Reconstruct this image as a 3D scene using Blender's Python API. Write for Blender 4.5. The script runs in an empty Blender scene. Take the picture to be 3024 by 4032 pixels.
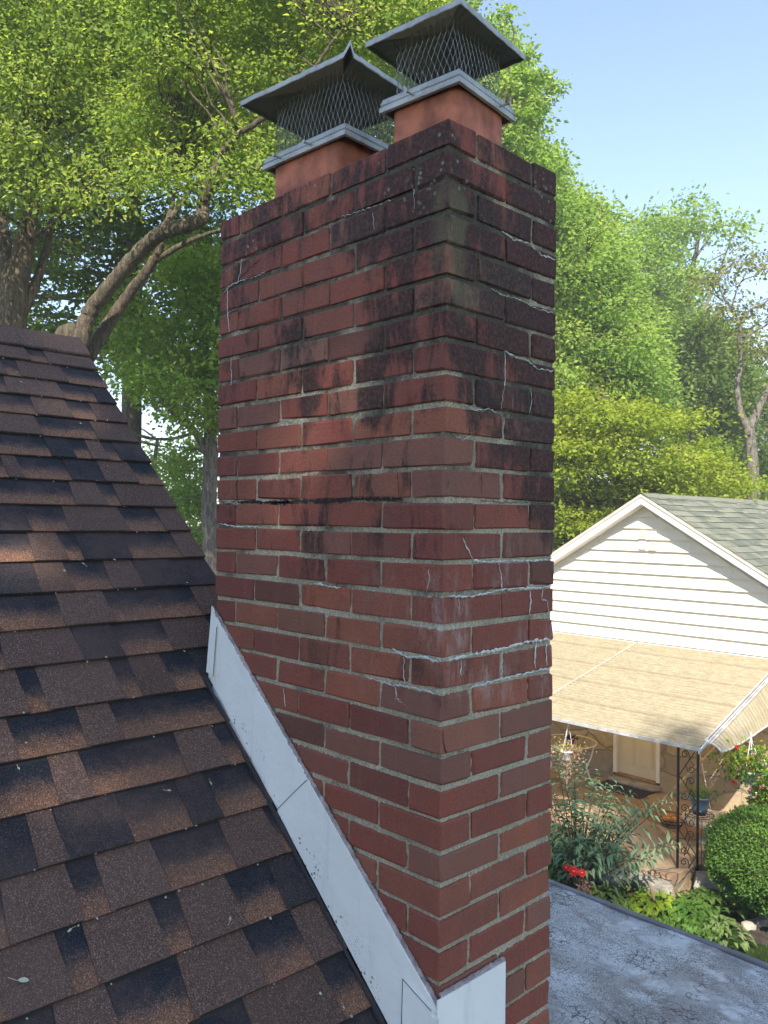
import bpy, math, random
import numpy as np
from mathutils import Vector, Matrix

# ------------------------------------------------------------------ camera, world, sun
SC = bpy.context.scene
COL = SC.collection
CAM = np.array([1.2032654, -1.3391280, -0.8887724])
FPX = 3235.3555
RM = np.array([[0.69293327, 0.72090698, 0.01168798],
               [0.00022319, 0.01599628, -0.99987203],
               [-0.72100169, 0.69284720, 0.01092346]])      # rows: right, down, forward
cd = bpy.data.cameras.new('camera'); co = bpy.data.objects.new('camera', cd); COL.objects.link(co)
cd.sensor_fit = 'HORIZONTAL'; cd.sensor_width = 36.0; cd.lens = 36.0 * FPX / 3024.0
cd.clip_start = 0.05; cd.clip_end = 2000
r_, d_, f_ = RM
co.matrix_world = Matrix(((r_[0], -d_[0], -f_[0], CAM[0]), (r_[1], -d_[1], -f_[1], CAM[1]),
                          (r_[2], -d_[2], -f_[2], CAM[2]), (0, 0, 0, 1)))
SC.camera = co
SUN = Vector((0.47, -0.58, 0.70)).normalized()
w = bpy.data.worlds.new('World'); SC.world = w; w.use_nodes = True
wn = w.node_tree; bg = wn.nodes['Background']
sky = wn.nodes.new('ShaderNodeTexSky'); sky.sky_type = 'NISHITA'; sky.sun_disc = False
sky.sun_elevation = math.asin(SUN.z); sky.sun_rotation = math.atan2(SUN.x, SUN.y)
sky.air_density = 1.0; sky.dust_density = 0.3; sky.ozone_density = 3.5; sky.altitude = 50
wn.links.new(sky.outputs[0], bg.inputs[0]); bg.inputs[1].default_value = 0.1
sd = bpy.data.lights.new('sun', 'SUN'); so = bpy.data.objects.new('sun', sd); COL.objects.link(so)
sd.energy = 3.7; sd.angle = math.radians(0.5); sd.color = (1.0, 0.93, 0.82)
so.rotation_euler = SUN.to_track_quat('Z', 'Y').to_euler()
SC.view_settings.view_transform = 'Standard'; SC.view_settings.look = 'None'
SC.view_settings.exposure = 1.8; SC.view_settings.gamma = 1.0

GZ = -5.85                                                   # ground level; z = 0 is the chimney top
rng = np.random.default_rng(7); random.seed(7)
K = 3024 / 1659.0
def at(u, v, d):                                              # a direction of sight and a real distance -> world point
    q = np.array([(u * K - 1512) / FPX, (v * K - 2016) / FPX, 1.0]) * d
    return CAM + RM.T @ q

# ------------------------------------------------------------------ helpers
def tag(o, label=None, cat=None, group=None, kind=None):
    if label: o['label'] = label
    if cat: o['category'] = cat
    if group: o['group'] = group
    if kind: o['kind'] = kind
    return o
def thing(name, label, cat, loc, group=None, rz=0.0):
    o = bpy.data.objects.new(name, None); COL.objects.link(o); o.location = loc; o.rotation_euler = (0, 0, rz)
    o.empty_display_size = 0.2
    return tag(o, label, cat, group)
class MB:
    def __init__(s): s.v = []; s.f = []; s.a = []; s.m = []
    def add(s, vs, fs, a=None, m=0):
        b = len(s.v); s.v += [tuple(map(float, p)) for p in vs]
        s.f += [tuple(b + i for i in q) for q in fs]; s.m += [m] * len(fs)
        s.a += ([a] * len(vs) if (a is None or not isinstance(a, list)) else a)
        return b
    def box(s, x0, x1, y0, y1, z0, z1, a=None, ch=0.0, m=0):
        x0, x1 = min(x0, x1), max(x0, x1); y0, y1 = min(y0, y1), max(y0, y1)
        if ch <= 0:
            vs = [(x, y, z) for z in (z0, z1) for y in (y0, y1) for x in (x0, x1)]
            fs = [(0, 2, 3, 1), (4, 5, 7, 6), (0, 1, 5, 4), (2, 6, 7, 3), (0, 4, 6, 2), (1, 3, 7, 5)]
            return s.add(vs, fs, a, m)
        vs = []; idx = {}
        for k, z in ((0, z0), (1, z1)):
            for j, y in ((0, y0), (1, y1)):
                for i, x in ((0, x0), (1, x1)):
                    sx, sy, sz = (1, -1)[i] * ch, (1, -1)[j] * ch, (1, -1)[k] * ch
                    for ax, p in (('x', (x, y + sy, z + sz)), ('y', (x + sx, y, z + sz)), ('z', (x + sx, y + sy, z))):
                        idx[(i, j, k, ax)] = len(vs); vs.append(p)
        g = idx; fs = []
        for i in (0, 1):
            q = [g[(i, 0, 0, 'x')], g[(i, 1, 0, 'x')], g[(i, 1, 1, 'x')], g[(i, 0, 1, 'x')]]; fs.append(q if i else q[::-1])
            q = [g[(0, i, 0, 'y')], g[(1, i, 0, 'y')], g[(1, i, 1, 'y')], g[(0, i, 1, 'y')]]; fs.append(q[::-1] if i else q)
            q = [g[(0, 0, i, 'z')], g[(1, 0, i, 'z')], g[(1, 1, i, 'z')], g[(0, 1, i, 'z')]]; fs.append(q if i else q[::-1])
        for j in (0, 1):
            for k in (0, 1):
                fs.append([g[(0, j, k, 'y')], g[(1, j, k, 'y')], g[(1, j, k, 'z')], g[(0, j, k, 'z')]])
                fs.append([g[(j, 0, k, 'x')], g[(j, 1, k, 'x')], g[(j, 1, k, 'z')], g[(j, 0, k, 'z')]])
                fs.append([g[(j, k, 0, 'x')], g[(j, k, 1, 'x')], g[(j, k, 1, 'y')], g[(j, k, 0, 'y')]])
        for i in (0, 1):
            for j in (0, 1):
                for k in (0, 1): fs.append([g[(i, j, k, 'x')], g[(i, j, k, 'y')], g[(i, j, k, 'z')]])
        return s.add(vs, fs, a, m)
    def tube(s, pts, rad, n=8, a=None, cap=True, m=0, flat=1.0):
        pts = [Vector(p) for p in pts]; N = len(pts)
        if not hasattr(rad, '__len__'): rad = [rad] * N
        vs = []; up = Vector((0.13, 0.27, 0.95)).normalized()
        t0 = (pts[1] - pts[0]).normalized()
        if abs(t0.dot(up)) > 0.9: up = Vector((1, 0.1, 0)).normalized()
        for i, p in enumerate(pts):
            t = (pts[min(i + 1, N - 1)] - pts[max(i - 1, 0)])
            if t.length < 1e-9: t = Vector((0, 0, 1))
            t.normalize()
            x = up - t * up.dot(t)
            if x.length < 1e-4: x = t.orthogonal()
            x.normalize(); up = x; y = t.cross(x)
            for k in range(n):
                an = 2 * math.pi * k / n
                vs.append(p + (x * math.cos(an) + y * math.sin(an) * flat) * rad[i])
        fs = []
        for i in range(N - 1):
            for k in range(n):
                k2 = (k + 1) % n
                fs.append((i * n + k, i * n + k2, (i + 1) * n + k2, (i + 1) * n + k))
        if cap: fs.append(tuple(range(n))[::-1]); fs.append(tuple((N - 1) * n + k for k in range(n)))
        return s.add(vs, fs, a, m)
    def lathe(s, prof, c, n=24, a=None, m=0, sx=1, sy=1):
        vs = []; fs = []
        for r, z in prof:
            for k in range(n):
                an = 2 * math.pi * k / n
                vs.append((c[0] + r * math.cos(an) * sx, c[1] + r * math.sin(an) * sy, c[2] + z))
        for i in range(len(prof) - 1):
            for k in range(n):
                k2 = (k + 1) % n
                fs.append((i * n + k, i * n + k2, (i + 1) * n + k2, (i + 1) * n + k))
        return s.add(vs, fs, a, m)
    def prism(s, poly, off, a=None, m=0):                     # planar polygon (3d points) extruded by a vector
        n = len(poly); off = np.array(off, float)
        vs = [tuple(p) for p in poly] + [tuple(np.array(p, float) + off) for p in poly]
        fs = [tuple(range(n))[::-1], tuple(range(n, 2 * n))] + [(i, (i + 1) % n, n + (i + 1) % n, n + i) for i in range(n)]
        return s.add(vs, fs, a, m)
    def build(s, name, mats, parent=None, smooth=False, root=None, label=None):
        me = bpy.data.meshes.new(name)
        v = np.array(s.v, dtype=np.float64)
        org = np.array(parent_loc(parent)) if parent else np.zeros(3)
        if root is not None: org = np.array(root)
        v = v - org
        if parent is not None:
            rz = top_rot(parent)
            if abs(rz) > 1e-9:
                c_, s_ = math.cos(-rz), math.sin(-rz)
                v = np.stack([v[:, 0] * c_ - v[:, 1] * s_, v[:, 0] * s_ + v[:, 1] * c_, v[:, 2]], 1)
        me.from_pydata(v.tolist(), [], s.f)
        if not isinstance(mats, (list, tuple)): mats = [mats]
        for m in mats: me.materials.append(m)
        if any(s.m): me.polygons.foreach_set('material_index', s.m)
        if any(x is not None for x in s.a):
            at_ = me.color_attributes.new('tone', 'FLOAT_COLOR', 'POINT')
            arr = np.array([(0.5, 0.5, 0.5) if x is None else x for x in s.a], dtype=np.float32)
            at_.data.foreach_set('color', np.concatenate([arr, np.ones((len(arr), 1), np.float32)], 1).ravel())
        if smooth: me.polygons.foreach_set('use_smooth', [True] * len(me.polygons))
        me.update()
        o = bpy.data.objects.new(name, me); COL.objects.link(o)
        if parent is not None: o.parent = parent
        else: o.location = org
        if label: o['label'] = label
        return o
def parent_loc(p):
    v = Vector((0, 0, 0))
    while p is not None:
        v += p.location; p = p.parent
    return v
def top_rot(p):
    while p.parent is not None: p = p.parent
    return p.rotation_euler.z

# ------------------------------------------------------------------ material helpers
class NT:
    def __init__(s, name):
        s.mat = bpy.data.materials.new(name); s.mat.use_nodes = True; s.t = s.mat.node_tree
        s.p = s.t.nodes['Principled BSDF']; s.out = s.t.nodes['Material Output']
    def n(s, ty, ins=None, **props):
        nd = s.t.nodes.new(ty)
        for k, v in props.items(): setattr(nd, k, v)
        for k, v in (ins or {}).items(): s.set(nd.inputs[k], v)
        return nd
    def set(s, sock, v):
        if isinstance(v, bpy.types.NodeSocket): s.t.links.new(v, sock)
        elif isinstance(v, bpy.types.Node): s.t.links.new(v.outputs[0], sock)
        else: sock.default_value = v
    def pos(s): return s.n('ShaderNodeNewGeometry').outputs['Position']
    def obj(s): return s.n('ShaderNodeTexCoord').outputs['Object']
    def scale(s, vec, sc):
        return s.n('ShaderNodeVectorMath', {0: vec, 1: sc if hasattr(sc, '__len__') else (sc,) * 3}, operation='MULTIPLY').outputs[0]
    def noise(s, vec, sc, det=4, rough=0.55, dist=0.0):
        return s.n('ShaderNodeTexNoise', {'Vector': vec, 'Scale': sc, 'Detail': det, 'Roughness': rough, 'Distortion': dist})
    def voro(s, vec, sc, feat='F1', rand=1.0):
        return s.n('ShaderNodeTexVoronoi', {'Vector': vec, 'Scale': sc, 'Randomness': rand}, feature=feat)
    def ramp(s, fac, stops, interp='LINEAR'):
        nd = s.n('ShaderNodeValToRGB', {0: fac}); cr = nd.color_ramp; cr.interpolation = interp
        while len(cr.elements) < len(stops): cr.elements.new(0.5)
        for e, (p_, c_) in zip(cr.elements, stops):
            e.position = p_; e.color = (c_, c_, c_, 1) if not hasattr(c_, '__len__') else (*c_, 1)
        return nd.outputs[0]
    def step(s, x, lo, hi, a=0.0, b=1.0):
        return s.n('ShaderNodeMapRange', {0: x, 1: lo, 2: hi, 3: a, 4: b}, interpolation_type='SMOOTHSTEP').outputs[0]
    def mix(s, f, a, b, blend='MIX'):
        nd = s.n('ShaderNodeMix', data_type='RGBA', blend_type=blend)
        def c(v): return v if isinstance(v, (bpy.types.NodeSocket, bpy.types.Node)) else ((*v, 1) if len(v) == 3 else v)
        s.set(nd.inputs[0], f); s.set(nd.inputs[6], c(a)); s.set(nd.inputs[7], c(b)); return nd.outputs[2]
    def math(s, op, a, b=0.0, c=None, clamp=False):
        ins = {0: a, 1: b}
        if c is not None: ins[2] = c
        return s.n('ShaderNodeMath', ins, operation=op, use_clamp=clamp).outputs[0]
    def xyz(s, v): return s.n('ShaderNodeSeparateXYZ', {0: v}).outputs
    def attr(s, name='tone'):
        a = s.n('ShaderNodeAttribute', attribute_name=name); return s.n('ShaderNodeSeparateColor', {0: a.outputs['Color']}).outputs
    def bump(s, h, strength=0.3, dist=0.01, normal=None):
        ins = {'Height': h, 'Strength': strength, 'Distance': dist}
        if normal is not None: ins['Normal'] = normal
        return s.n('ShaderNodeBump', ins).outputs[0]
    def fin(s, col, rough=0.7, metal=0.0, normal=None, spec=None, **kw):
        if not isinstance(col, (bpy.types.NodeSocket, bpy.types.Node)): col = (*col, 1)
        s.set(s.p.inputs['Base Color'], col); s.set(s.p.inputs['Roughness'], rough); s.set(s.p.inputs['Metallic'], metal)
        if normal is not None: s.set(s.p.inputs['Normal'], normal)
        if spec is not None: s.set(s.p.inputs['Specular IOR Level'], spec)
        for k, v in kw.items(): s.set(s.p.inputs[k], v)
        return s.mat
def simple(name, col, rough=0.6, metal=0.0, var=0.15, sc=6.0, bs=0.1, bsc=60.0, spec=None):
    m = NT(name); p = m.pos(); n1 = m.noise(p, sc, 5)
    c = m.mix(m.step(n1, 0.3, 0.7), tuple(x * (1 - var) for x in col), tuple(min(1, x * (1 + var)) for x in col))
    return m.fin(c, rough, metal, m.bump(m.noise(p, bsc, 3), bs, 0.004), spec)

# ---- brick
def bloom(m, p, X, Y, Z):
    # chalky salt haze in a band low on the front corner and the narrow face
    band = m.math('MULTIPLY', m.step(Z, -1.36, -1.27), m.step(Z, -0.88, -1.0)); side = m.math('MULTIPLY', m.step(X, -0.35, -0.05), m.step(m.noise(p, 5, 4, 0.6), 0.42, 0.62))
    return m.math('MULTIPLY', m.math('MULTIPLY', m.math('MULTIPLY', band, side), m.step(m.noise(m.scale(p, (30, 30, 9)), 1, 6, 0.75), 0.46, 0.66)), 0.42)
def mat_brick(dirty=True):
    m = NT('brick'); p = m.pos(); X, Y, Z = m.xyz(p)[0:3]; a = m.attr()
    base = m.ramp(a[0], [(0, (0.195, 0.062, 0.046)), (0.2, (0.245, 0.072, 0.050)), (0.55, (0.285, 0.080, 0.050)), (0.8, (0.275, 0.095, 0.060)), (0.93, (0.370, 0.115, 0.062)), (1, (0.235, 0.112, 0.068))])
    n1 = m.noise(p, 7, 6, 0.65); n2 = m.noise(p, 160, 4, 0.7); n3 = m.noise(m.scale(p, (30, 30, 5)), 1, 5, 0.6)
    c = m.mix(m.step(n1, 0.35, 0.7, 0, 0.55), base, (0.18, 0.085, 0.058))
    c = m.mix(m.math('MULTIPLY', m.step(n3, 0.5, 0.72), 0.35), c, (0.34, 0.12, 0.075))
    c = m.mix(m.step(n2, 0.35, 0.7, 0.0, 0.3), c, (0.11, 0.03, 0.025))
    # pinkish sanded faces on some bricks
    c = m.mix(m.math('MULTIPLY', m.step(a[1], 0.86, 0.89), 0.38), c, (0.23, 0.13, 0.09))
    # individual dark brown burnt bricks
    c = m.mix(m.math('MULTIPLY', m.step(a[1], 0.07, 0.05), 0.5), c, (0.105, 0.058, 0.042))
    if dirty:
        drip = m.noise(m.scale(p, (15, 15, 4.2)), 1, 7, 0.72, 0.5)
        blot = m.noise(p, 3.4, 5, 0.6)
        hgt = m.step(Z, -1.55, 0.02)                         # more soot near the rim
        cor = m.math('MULTIPLY', m.step(X, -0.42, -0.02), m.step(Z, -1.2, -0.45))
        top = m.step(Z, -0.36, -0.05)
        rgt = m.math('MULTIPLY', m.step(X, -0.012, -0.004), m.math('MULTIPLY', m.step(Y, 0.14, 0.36), m.step(Z, -1.0, -0.35)))
        s = m.math('ADD', m.math('MULTIPLY', hgt, 0.035), m.math('ADD', m.math('MULTIPLY', cor, 0.035), m.math('ADD', m.math('MULTIPLY', top, 0.032), m.math('MULTIPLY', rgt, 0.15))))
        smu = m.math('MULTIPLY', m.math('MULTIPLY', m.step(X, -0.62, -0.42), m.step(X, -0.12, -0.28)), m.math('MULTIPLY', m.math('MULTIPLY', m.step(Z, -0.74, -0.62), m.step(Z, -0.44, -0.54)), 0.07))
        v = m.math('ADD', m.math('ADD', m.math('MULTIPLY', drip, 0.5), m.math('MULTIPLY', blot, 0.5)), m.math('ADD', s, smu))
        msk = m.math('MULTIPLY', m.step(v, 0.530, 0.615), m.step(Z, -1.55, -1.0))
        fine = m.step(m.noise(p, 90, 4, 0.7), 0.28, 0.6, 0.5, 1.0)
        c = m.mix(m.math('MULTIPLY', m.math('MULTIPLY', msk, 0.88), fine), c, (0.022, 0.019, 0.017))
        # algae / washed patch by the front corner
        gm = m.math('MULTIPLY', m.math('MULTIPLY', m.step(X, -0.07, -0.002), m.step(Y, 0.15, 0.05)), m.math('MULTIPLY', m.step(Z, -0.47, -0.36), m.step(Z, -0.10, -0.18)))
        gm = m.math('MULTIPLY', gm, m.step(m.noise(m.scale(p, (16, 16, 6)), 1, 5), 0.44, 0.60))
        c = m.mix(m.math('MULTIPLY', gm, 0.42), c, (0.19, 0.175, 0.09))
        # lichen dots
        vo = m.voro(p, 55); lk = m.math('MULTIPLY', m.step(vo.outputs[0], 0.28, 0.2), m.step(m.noise(p, 5, 3), 0.54, 0.6))
        lk = m.math('MULTIPLY', lk, m.step(Z, -0.25, -0.1))
        c = m.mix(m.math('MULTIPLY', lk, 0.7), c, (0.27, 0.27, 0.2))
        # faint white salt bloom under joints
        wb = m.math('MULTIPLY', m.step(m.noise(m.scale(p, (45, 45, 6)), 1, 5, 0.7), 0.64, 0.74), m.step(m.noise(p, 2.2, 3), 0.5, 0.62))
        c = m.mix(m.math('MULTIPLY', wb, 0.3), c, (0.45, 0.36, 0.32))
        c = m.mix(bloom(m, p, X, Y, Z), c, (0.50, 0.44, 0.40))
        pit = m.step(m.noise(p, 48, 5, 0.75), 0.66, 0.74)
        c = m.mix(m.math('MULTIPLY', pit, 0.6), c, (0.07, 0.035, 0.03))
    h = m.math('ADD', m.math('MULTIPLY', n2, 0.5), m.math('MULTIPLY', m.noise(p, 26, 6, 0.75), 1.3))
    return m.fin(c, m.step(n2, 0.3, 0.7, 0.72, 0.9), 0, m.bump(h, 0.65, 0.006), 0.3)
def mat_mortar():
    m = NT('mortar'); p = m.pos(); Z = m.xyz(p)[2]
    g = m.noise(p, 170, 4, 0.8); g2 = m.voro(p, 200); X, Y, _z = m.xyz(p)[0:3]
    c = m.ramp(g, [(0.25, (0.16, 0.135, 0.09)), (0.46, (0.42, 0.365, 0.255)), (0.60, (0.58, 0.515, 0.375)), (0.8, (0.74, 0.70, 0.58))])
    c = m.mix(m.step(m.noise(p, 6, 5), 0.4, 0.75, 0, 0.5), c, (0.16, 0.15, 0.10))
    v = m.math('ADD', m.noise(p, 4, 6, 0.65), m.math('MULTIPLY', m.step(Z, -1.5, 0.0), 0.24))
    c = m.mix(m.math('MULTIPLY', m.step(v, 0.55, 0.74), 0.84), c, (0.045, 0.041, 0.034))
    c = m.mix(m.math('MULTIPLY', bloom(m, p, X, Y, Z), 1.3), c, (0.66, 0.66, 0.62))
    h = m.math('ADD', m.noise(p, 90, 6, 0.75), m.math('MULTIPLY', g2.outputs[0], 0.4))
    return m.fin(c, 0.95, 0, m.bump(h, 0.9, 0.006), 0.15)
def mat_shingle(c_tab, c_navy, c_org, name):
    m = NT(name); p = m.pos(); a = m.attr()                   # r: height on the exposure, g: random, b: piece type
    lt = m.mix(a[1], tuple(x * 0.82 for x in c_tab), tuple(x * 1.18 for x in c_tab))
    wob = m.math('MULTIPLY', m.math('SUBTRACT', m.noise(p, 24, 6, 0.8), 0.5), 0.65)
    vv = m.math('ADD', a[0], wob)
    mid = tuple(0.5 * (x + y) for x, y in zip(c_navy, c_tab))
    grad = m.ramp(vv, [(0.0, c_navy), (0.38, c_navy), (0.56, mid), (0.72, tuple(0.55 * x + 0.45 * y for x, y in zip(c_org, c_tab))), (0.9, c_org)])
    navy = m.mix(m.math('MULTIPLY', m.noise(p, 3, 3), 0.6), c_navy, mid)
    c = m.mix(m.step(a[2], 0.2, 0.3), grad, lt)
    c = m.mix(m.step(a[2], 0.7, 0.8), c, navy)
    g = m.noise(p, 420, 2, 0.9); g2 = m.voro(p, 520)
    rnd = m.n('ShaderNodeSeparateColor', {0: g2.outputs['Color']}).outputs[0]
    c = m.mix(1.0, c, m.ramp(rnd, [(0, 0.5), (0.5, 0.88), (0.82, 1.3), (0.93, 2.0), (1, 3.0)]), 'MULTIPLY')
    c = m.mix(m.step(m.noise(p, 2.6, 6, 0.7), 0.40, 0.68, 0, 0.45), c, tuple(x * 1.25 for x in c_tab))
    return m.fin(c, 0.93, 0, m.bump(m.math('ADD', g, m.math('MULTIPLY', rnd, 0.7)), 0.7, 0.003), 0.2)
def mat_flash():
    m = NT('white_flashing'); p = m.pos(); X, Y, Z = m.xyz(p)[0:3]
    c = m.mix(m.step(m.noise(p, 2.5, 4), 0.35, 0.7), (0.82, 0.81, 0.75), (0.89, 0.875, 0.82))
    c = m.mix(m.step(m.noise(m.scale(p, (30, 30, 3)), 1, 4), 0.55, 0.75, 0, 0.25), c, (0.45, 0.46, 0.45))
    hh = m.math('ADD', Z, m.math('MULTIPLY', X, 0.86)); low = m.step(hh, -2.06, -2.13)
    vo = m.voro(p, 75); d = m.step(vo.outputs[0], 0.30, 0.24)
    k = m.math('MULTIPLY', d, m.math('MULTIPLY', low, m.step(m.noise(p, 14, 3), 0.54, 0.60)))
    vo2 = m.voro(p, 150); d2 = m.math('MULTIPLY', m.step(vo2.outputs[0], 0.2, 0.15), m.step(m.noise(p, 11, 2), 0.56, 0.6))
    k = m.math('MAXIMUM', k, m.math('MULTIPLY', d2, m.step(hh, -1.99, -2.10)))
    c = m.mix(k, c, (0.16, 0.17, 0.15))
    return m.fin(c, 0.35, 0, m.bump(m.noise(p, 5, 4), 0.35, 0.03), 0.5)
def mat_metal(name, base=(0.42, 0.44, 0.46), rough=0.38, rust=0.0, metal=0.85):
    m = NT(name); p = m.pos(); n1 = m.noise(p, 9, 6, 0.65)
    c = m.mix(m.step(n1, 0.3, 0.7), tuple(x * 0.72 for x in base), tuple(x * 1.15 for x in base))
    if rust: c = m.mix(m.math('MULTIPLY', m.step(m.noise(p, 22, 5, 0.7), 0.5, 0.66), rust), c, (0.16, 0.12, 0.085))
    return m.fin(c, m.step(n1, 0.3, 0.7, rough - 0.08, rough + 0.15), metal, m.bump(m.noise(p, 12, 3), 0.12, 0.01))
def mat_leaf(name, c0, c1, c2, trans=0.5, rough=0.55):
    m = NT(name); a = m.attr()
    c = m.ramp(a[0], [(0.0, c0), (0.5, c1), (1.0, c2)])
    c = m.mix(m.math('MULTIPLY', a[1], 0.25), c, tuple(x * 0.6 for x in c0))
    m.fin(c, rough, 0, None, 0.22)
    tc = m.mix(1.0, c, (1.45, 1.4, 0.7), 'MULTIPLY')
    tr = m.n('ShaderNodeBsdfTranslucent', {'Color': tc})
    mx = m.n('ShaderNodeMixShader', {0: trans, 1: m.p.outputs[0], 2: tr.outputs[0]})
    m.t.links.new(mx.outputs[0], m.out.inputs[0]); return m.mat
def mat_bark(name, c0=(0.075, 0.058, 0.038), c1=(0.185, 0.148, 0.10)):
    m = NT(name); p = m.pos()
    n1 = m.noise(m.scale(p, (1, 1, 0.22)), 20, 7, 0.75, 0.9)
    c = m.mix(m.step(n1, 0.40, 0.60), c0, c1)
    c = m.mix(m.step(m.noise(p, 55, 5, 0.7), 0.45, 0.7, 0, 0.5), c, tuple(x * 0.45 for x in c0))
    c = m.mix(m.step(m.noise(p, 3, 4), 0.5, 0.75, 0, 0.5), c, (0.15, 0.15, 0.085))
    return m.fin(c, 0.9, 0, m.bump(n1, 1.0, 0.07), 0.2)
def mat_grass():
    m = NT('lawn'); p = m.pos(); n1 = m.noise(p, 1.2, 6, 0.65); n2 = m.noise(p, 60, 5, 0.8)
    c = m.mix(m.step(n1, 0.3, 0.7), (0.030, 0.058, 0.012), (0.062, 0.092, 0.020))
    c = m.mix(m.step(n2, 0.4, 0.7, 0, 0.6), c, (0.11, 0.13, 0.04))
    return m.fin(c, 0.9, 0, m.bump(n2, 1.0, 0.05), 0.2)
def mat_stone(name, sc, cols, joint, jw=0.035, scl=(1, 1, 1), bs=0.6):
    m = NT(name); p = m.pos(); q = m.n('ShaderNodeVectorMath', {0: m.scale(p, scl), 1: m.scale(m.noise(p, 2.4, 3).outputs['Color'], 0.28)}, operation='ADD').outputs[0]
    e = m.voro(q, sc, 'DISTANCE_TO_EDGE', 0.85); f = m.voro(q, sc, 'F1', 0.85)
    rnd = m.n('ShaderNodeSeparateColor', {0: f.outputs['Color']}).outputs[0]
    c = m.ramp(rnd, [(i / (len(cols) - 1), cc) for i, cc in enumerate(cols)])
    c = m.mix(m.step(m.noise(p, 9, 6, 0.7), 0.35, 0.7, 0, 0.45), c, tuple(x * 0.6 for x in cols[0]))
    k = m.step(e.outputs[0], jw * 0.5, jw)
    c = m.mix(k, joint, c)
    h = m.math('ADD', m.math('MULTIPLY', k, 1.0), m.math('MULTIPLY', m.noise(p, 14, 6, 0.7), 0.8))
    return m.fin(c, 0.9, 0, m.bump(h, bs, 0.03), 0.2)
def mat_flatroof():
    m = NT('coated_roof'); p = m.pos()
    n1 = m.noise(p, 1.5, 6, 0.62, 0.3); n2 = m.noise(m.scale(p, (1.0, 2.6, 1)), 5, 6, 0.72, 0.6); n3 = m.noise(p, 40, 5, 0.75)
    c = m.mix(m.step(n1, 0.36, 0.62), (0.32, 0.285, 0.265), (0.60, 0.60, 0.57))
    c = m.mix(m.math('MULTIPLY', m.step(n2, 0.46, 0.64), 0.6), c, (0.21, 0.185, 0.175))
    c = m.mix(m.math('MULTIPLY', m.step(m.noise(p, 6, 5, 0.7), 0.5, 0.66), 0.7), c, (0.70, 0.69, 0.66))
    c = m.mix(m.step(n3, 0.5, 0.75, 0, 0.45), c, (0.52, 0.57, 0.62))
    w1 = m.n('ShaderNodeVectorMath', {0: p, 1: m.scale(m.noise(p, 16, 4).outputs['Color'], 0.07)}, operation='ADD').outputs[0]
    e1 = m.voro(w1, 20, 'DISTANCE_TO_EDGE'); e2 = m.voro(w1, 55, 'DISTANCE_TO_EDGE')
    mk1 = m.step(m.noise(p, 1.9, 5, 0.7), 0.49, 0.58); mk2 = m.step(m.noise(m.scale(p, (1.2, 1.2, 1)), 2.6, 5, 0.7), 0.42, 0.52)
    k1 = m.math('MULTIPLY', m.step(e1.outputs[0], 0.075, 0.02), mk1); k2 = m.math('MULTIPLY', m.step(e2.outputs[0], 0.08, 0.02), mk2)
    k = m.math('MAXIMUM', k1, m.math('MULTIPLY', k2, 0.8))
    c = m.mix(m.math('MULTIPLY', k, 0.9), c, (0.022, 0.020, 0.024))
    h = m.math('SUBTRACT', m.math('MULTIPLY', n3, 0.35), k)
    return m.fin(c, m.step(n1, 0.4, 0.6, 0.42, 0.6), 0, m.bump(h, 0.6, 0.008), 0.5)
def mat_awning():
    m = NT('fibreglass_panel'); p = m.pos(); Y = m.xyz(p)[1]
    n1 = m.noise(m.scale(p, (3.5, 11, 1)), 2.2, 6, 0.75); n2 = m.noise(p, 30, 5, 0.75)
    c = m.mix(m.step(n1, 0.35, 0.68), (0.45, 0.395, 0.265), (0.60, 0.54, 0.39))
    c = m.mix(m.step(n2, 0.48, 0.72, 0, 0.5), c, (0.30, 0.25, 0.14))
    fr = m.math('FRACT', m.math('DIVIDE', Y, 0.076)); fr2 = m.math('FRACT', m.math('DIVIDE', Y, 0.61))
    vd = m.math('MULTIPLY', m.math('MULTIPLY', m.step(fr, 0.02, 0.12), m.step(fr, 0.5, 0.36)), m.step(m.noise(m.scale(p, (1.0, 6, 1)), 1.7, 5, 0.7), 0.36, 0.56))
    c = m.mix(m.math('MULTIPLY', vd, 0.42), c, (0.22, 0.175, 0.09))
    c = m.mix(m.math('MULTIPLY', m.step(fr2, 0.03, 0.018), 0.35), c, (0.16, 0.12, 0.06))
    m.fin(c, 0.6, 0, m.bump(n2, 0.15, 0.01), 0.3)
    tr = m.n('ShaderNodeBsdfTranslucent', {'Color': m.mix(1.0, c, (1.25, 0.95, 0.45), 'MULTIPLY')})
    mx = m.n('ShaderNodeMixShader', {0: 0.46, 1: m.p.outputs[0], 2: tr.outputs[0]})
    m.t.links.new(mx.outputs[0], m.out.inputs[0]); return m.mat
def mat_siding():
    m = NT('white_siding'); p = m.pos()
    n1 = m.noise(m.scale(p, (2.2, 1, 0.9)), 1, 6, 0.7); n2 = m.noise(m.scale(p, (1, 1, 14)), 6, 4, 0.6)
    c = m.mix(m.step(n1, 0.52, 0.78, 0, 0.55), (0.76, 0.71, 0.61), (0.54, 0.49, 0.42))
    c = m.mix(m.step(n2, 0.5, 0.75, 0, 0.15), c, (0.62, 0.58, 0.52))
    return m.fin(c, 0.55, 0, m.bump(n2, 0.05, 0.01), 0.3)
M = {}
M['brick'] = mat_brick(); M['mortar'] = mat_mortar()
M['shingle'] = mat_shingle((0.130, 0.080, 0.060), (0.026, 0.028, 0.034), (0.235, 0.120, 0.070), 'brown_shingle')
M['gshingle'] = mat_shingle((0.165, 0.170, 0.128), (0.100, 0.112, 0.090), (0.215, 0.215, 0.155), 'green_shingle')
M['flash'] = mat_flash()
M['galv'] = mat_metal('galvanised_metal', (0.44, 0.44, 0.40), 0.45, 0.35, 0.4)
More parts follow.
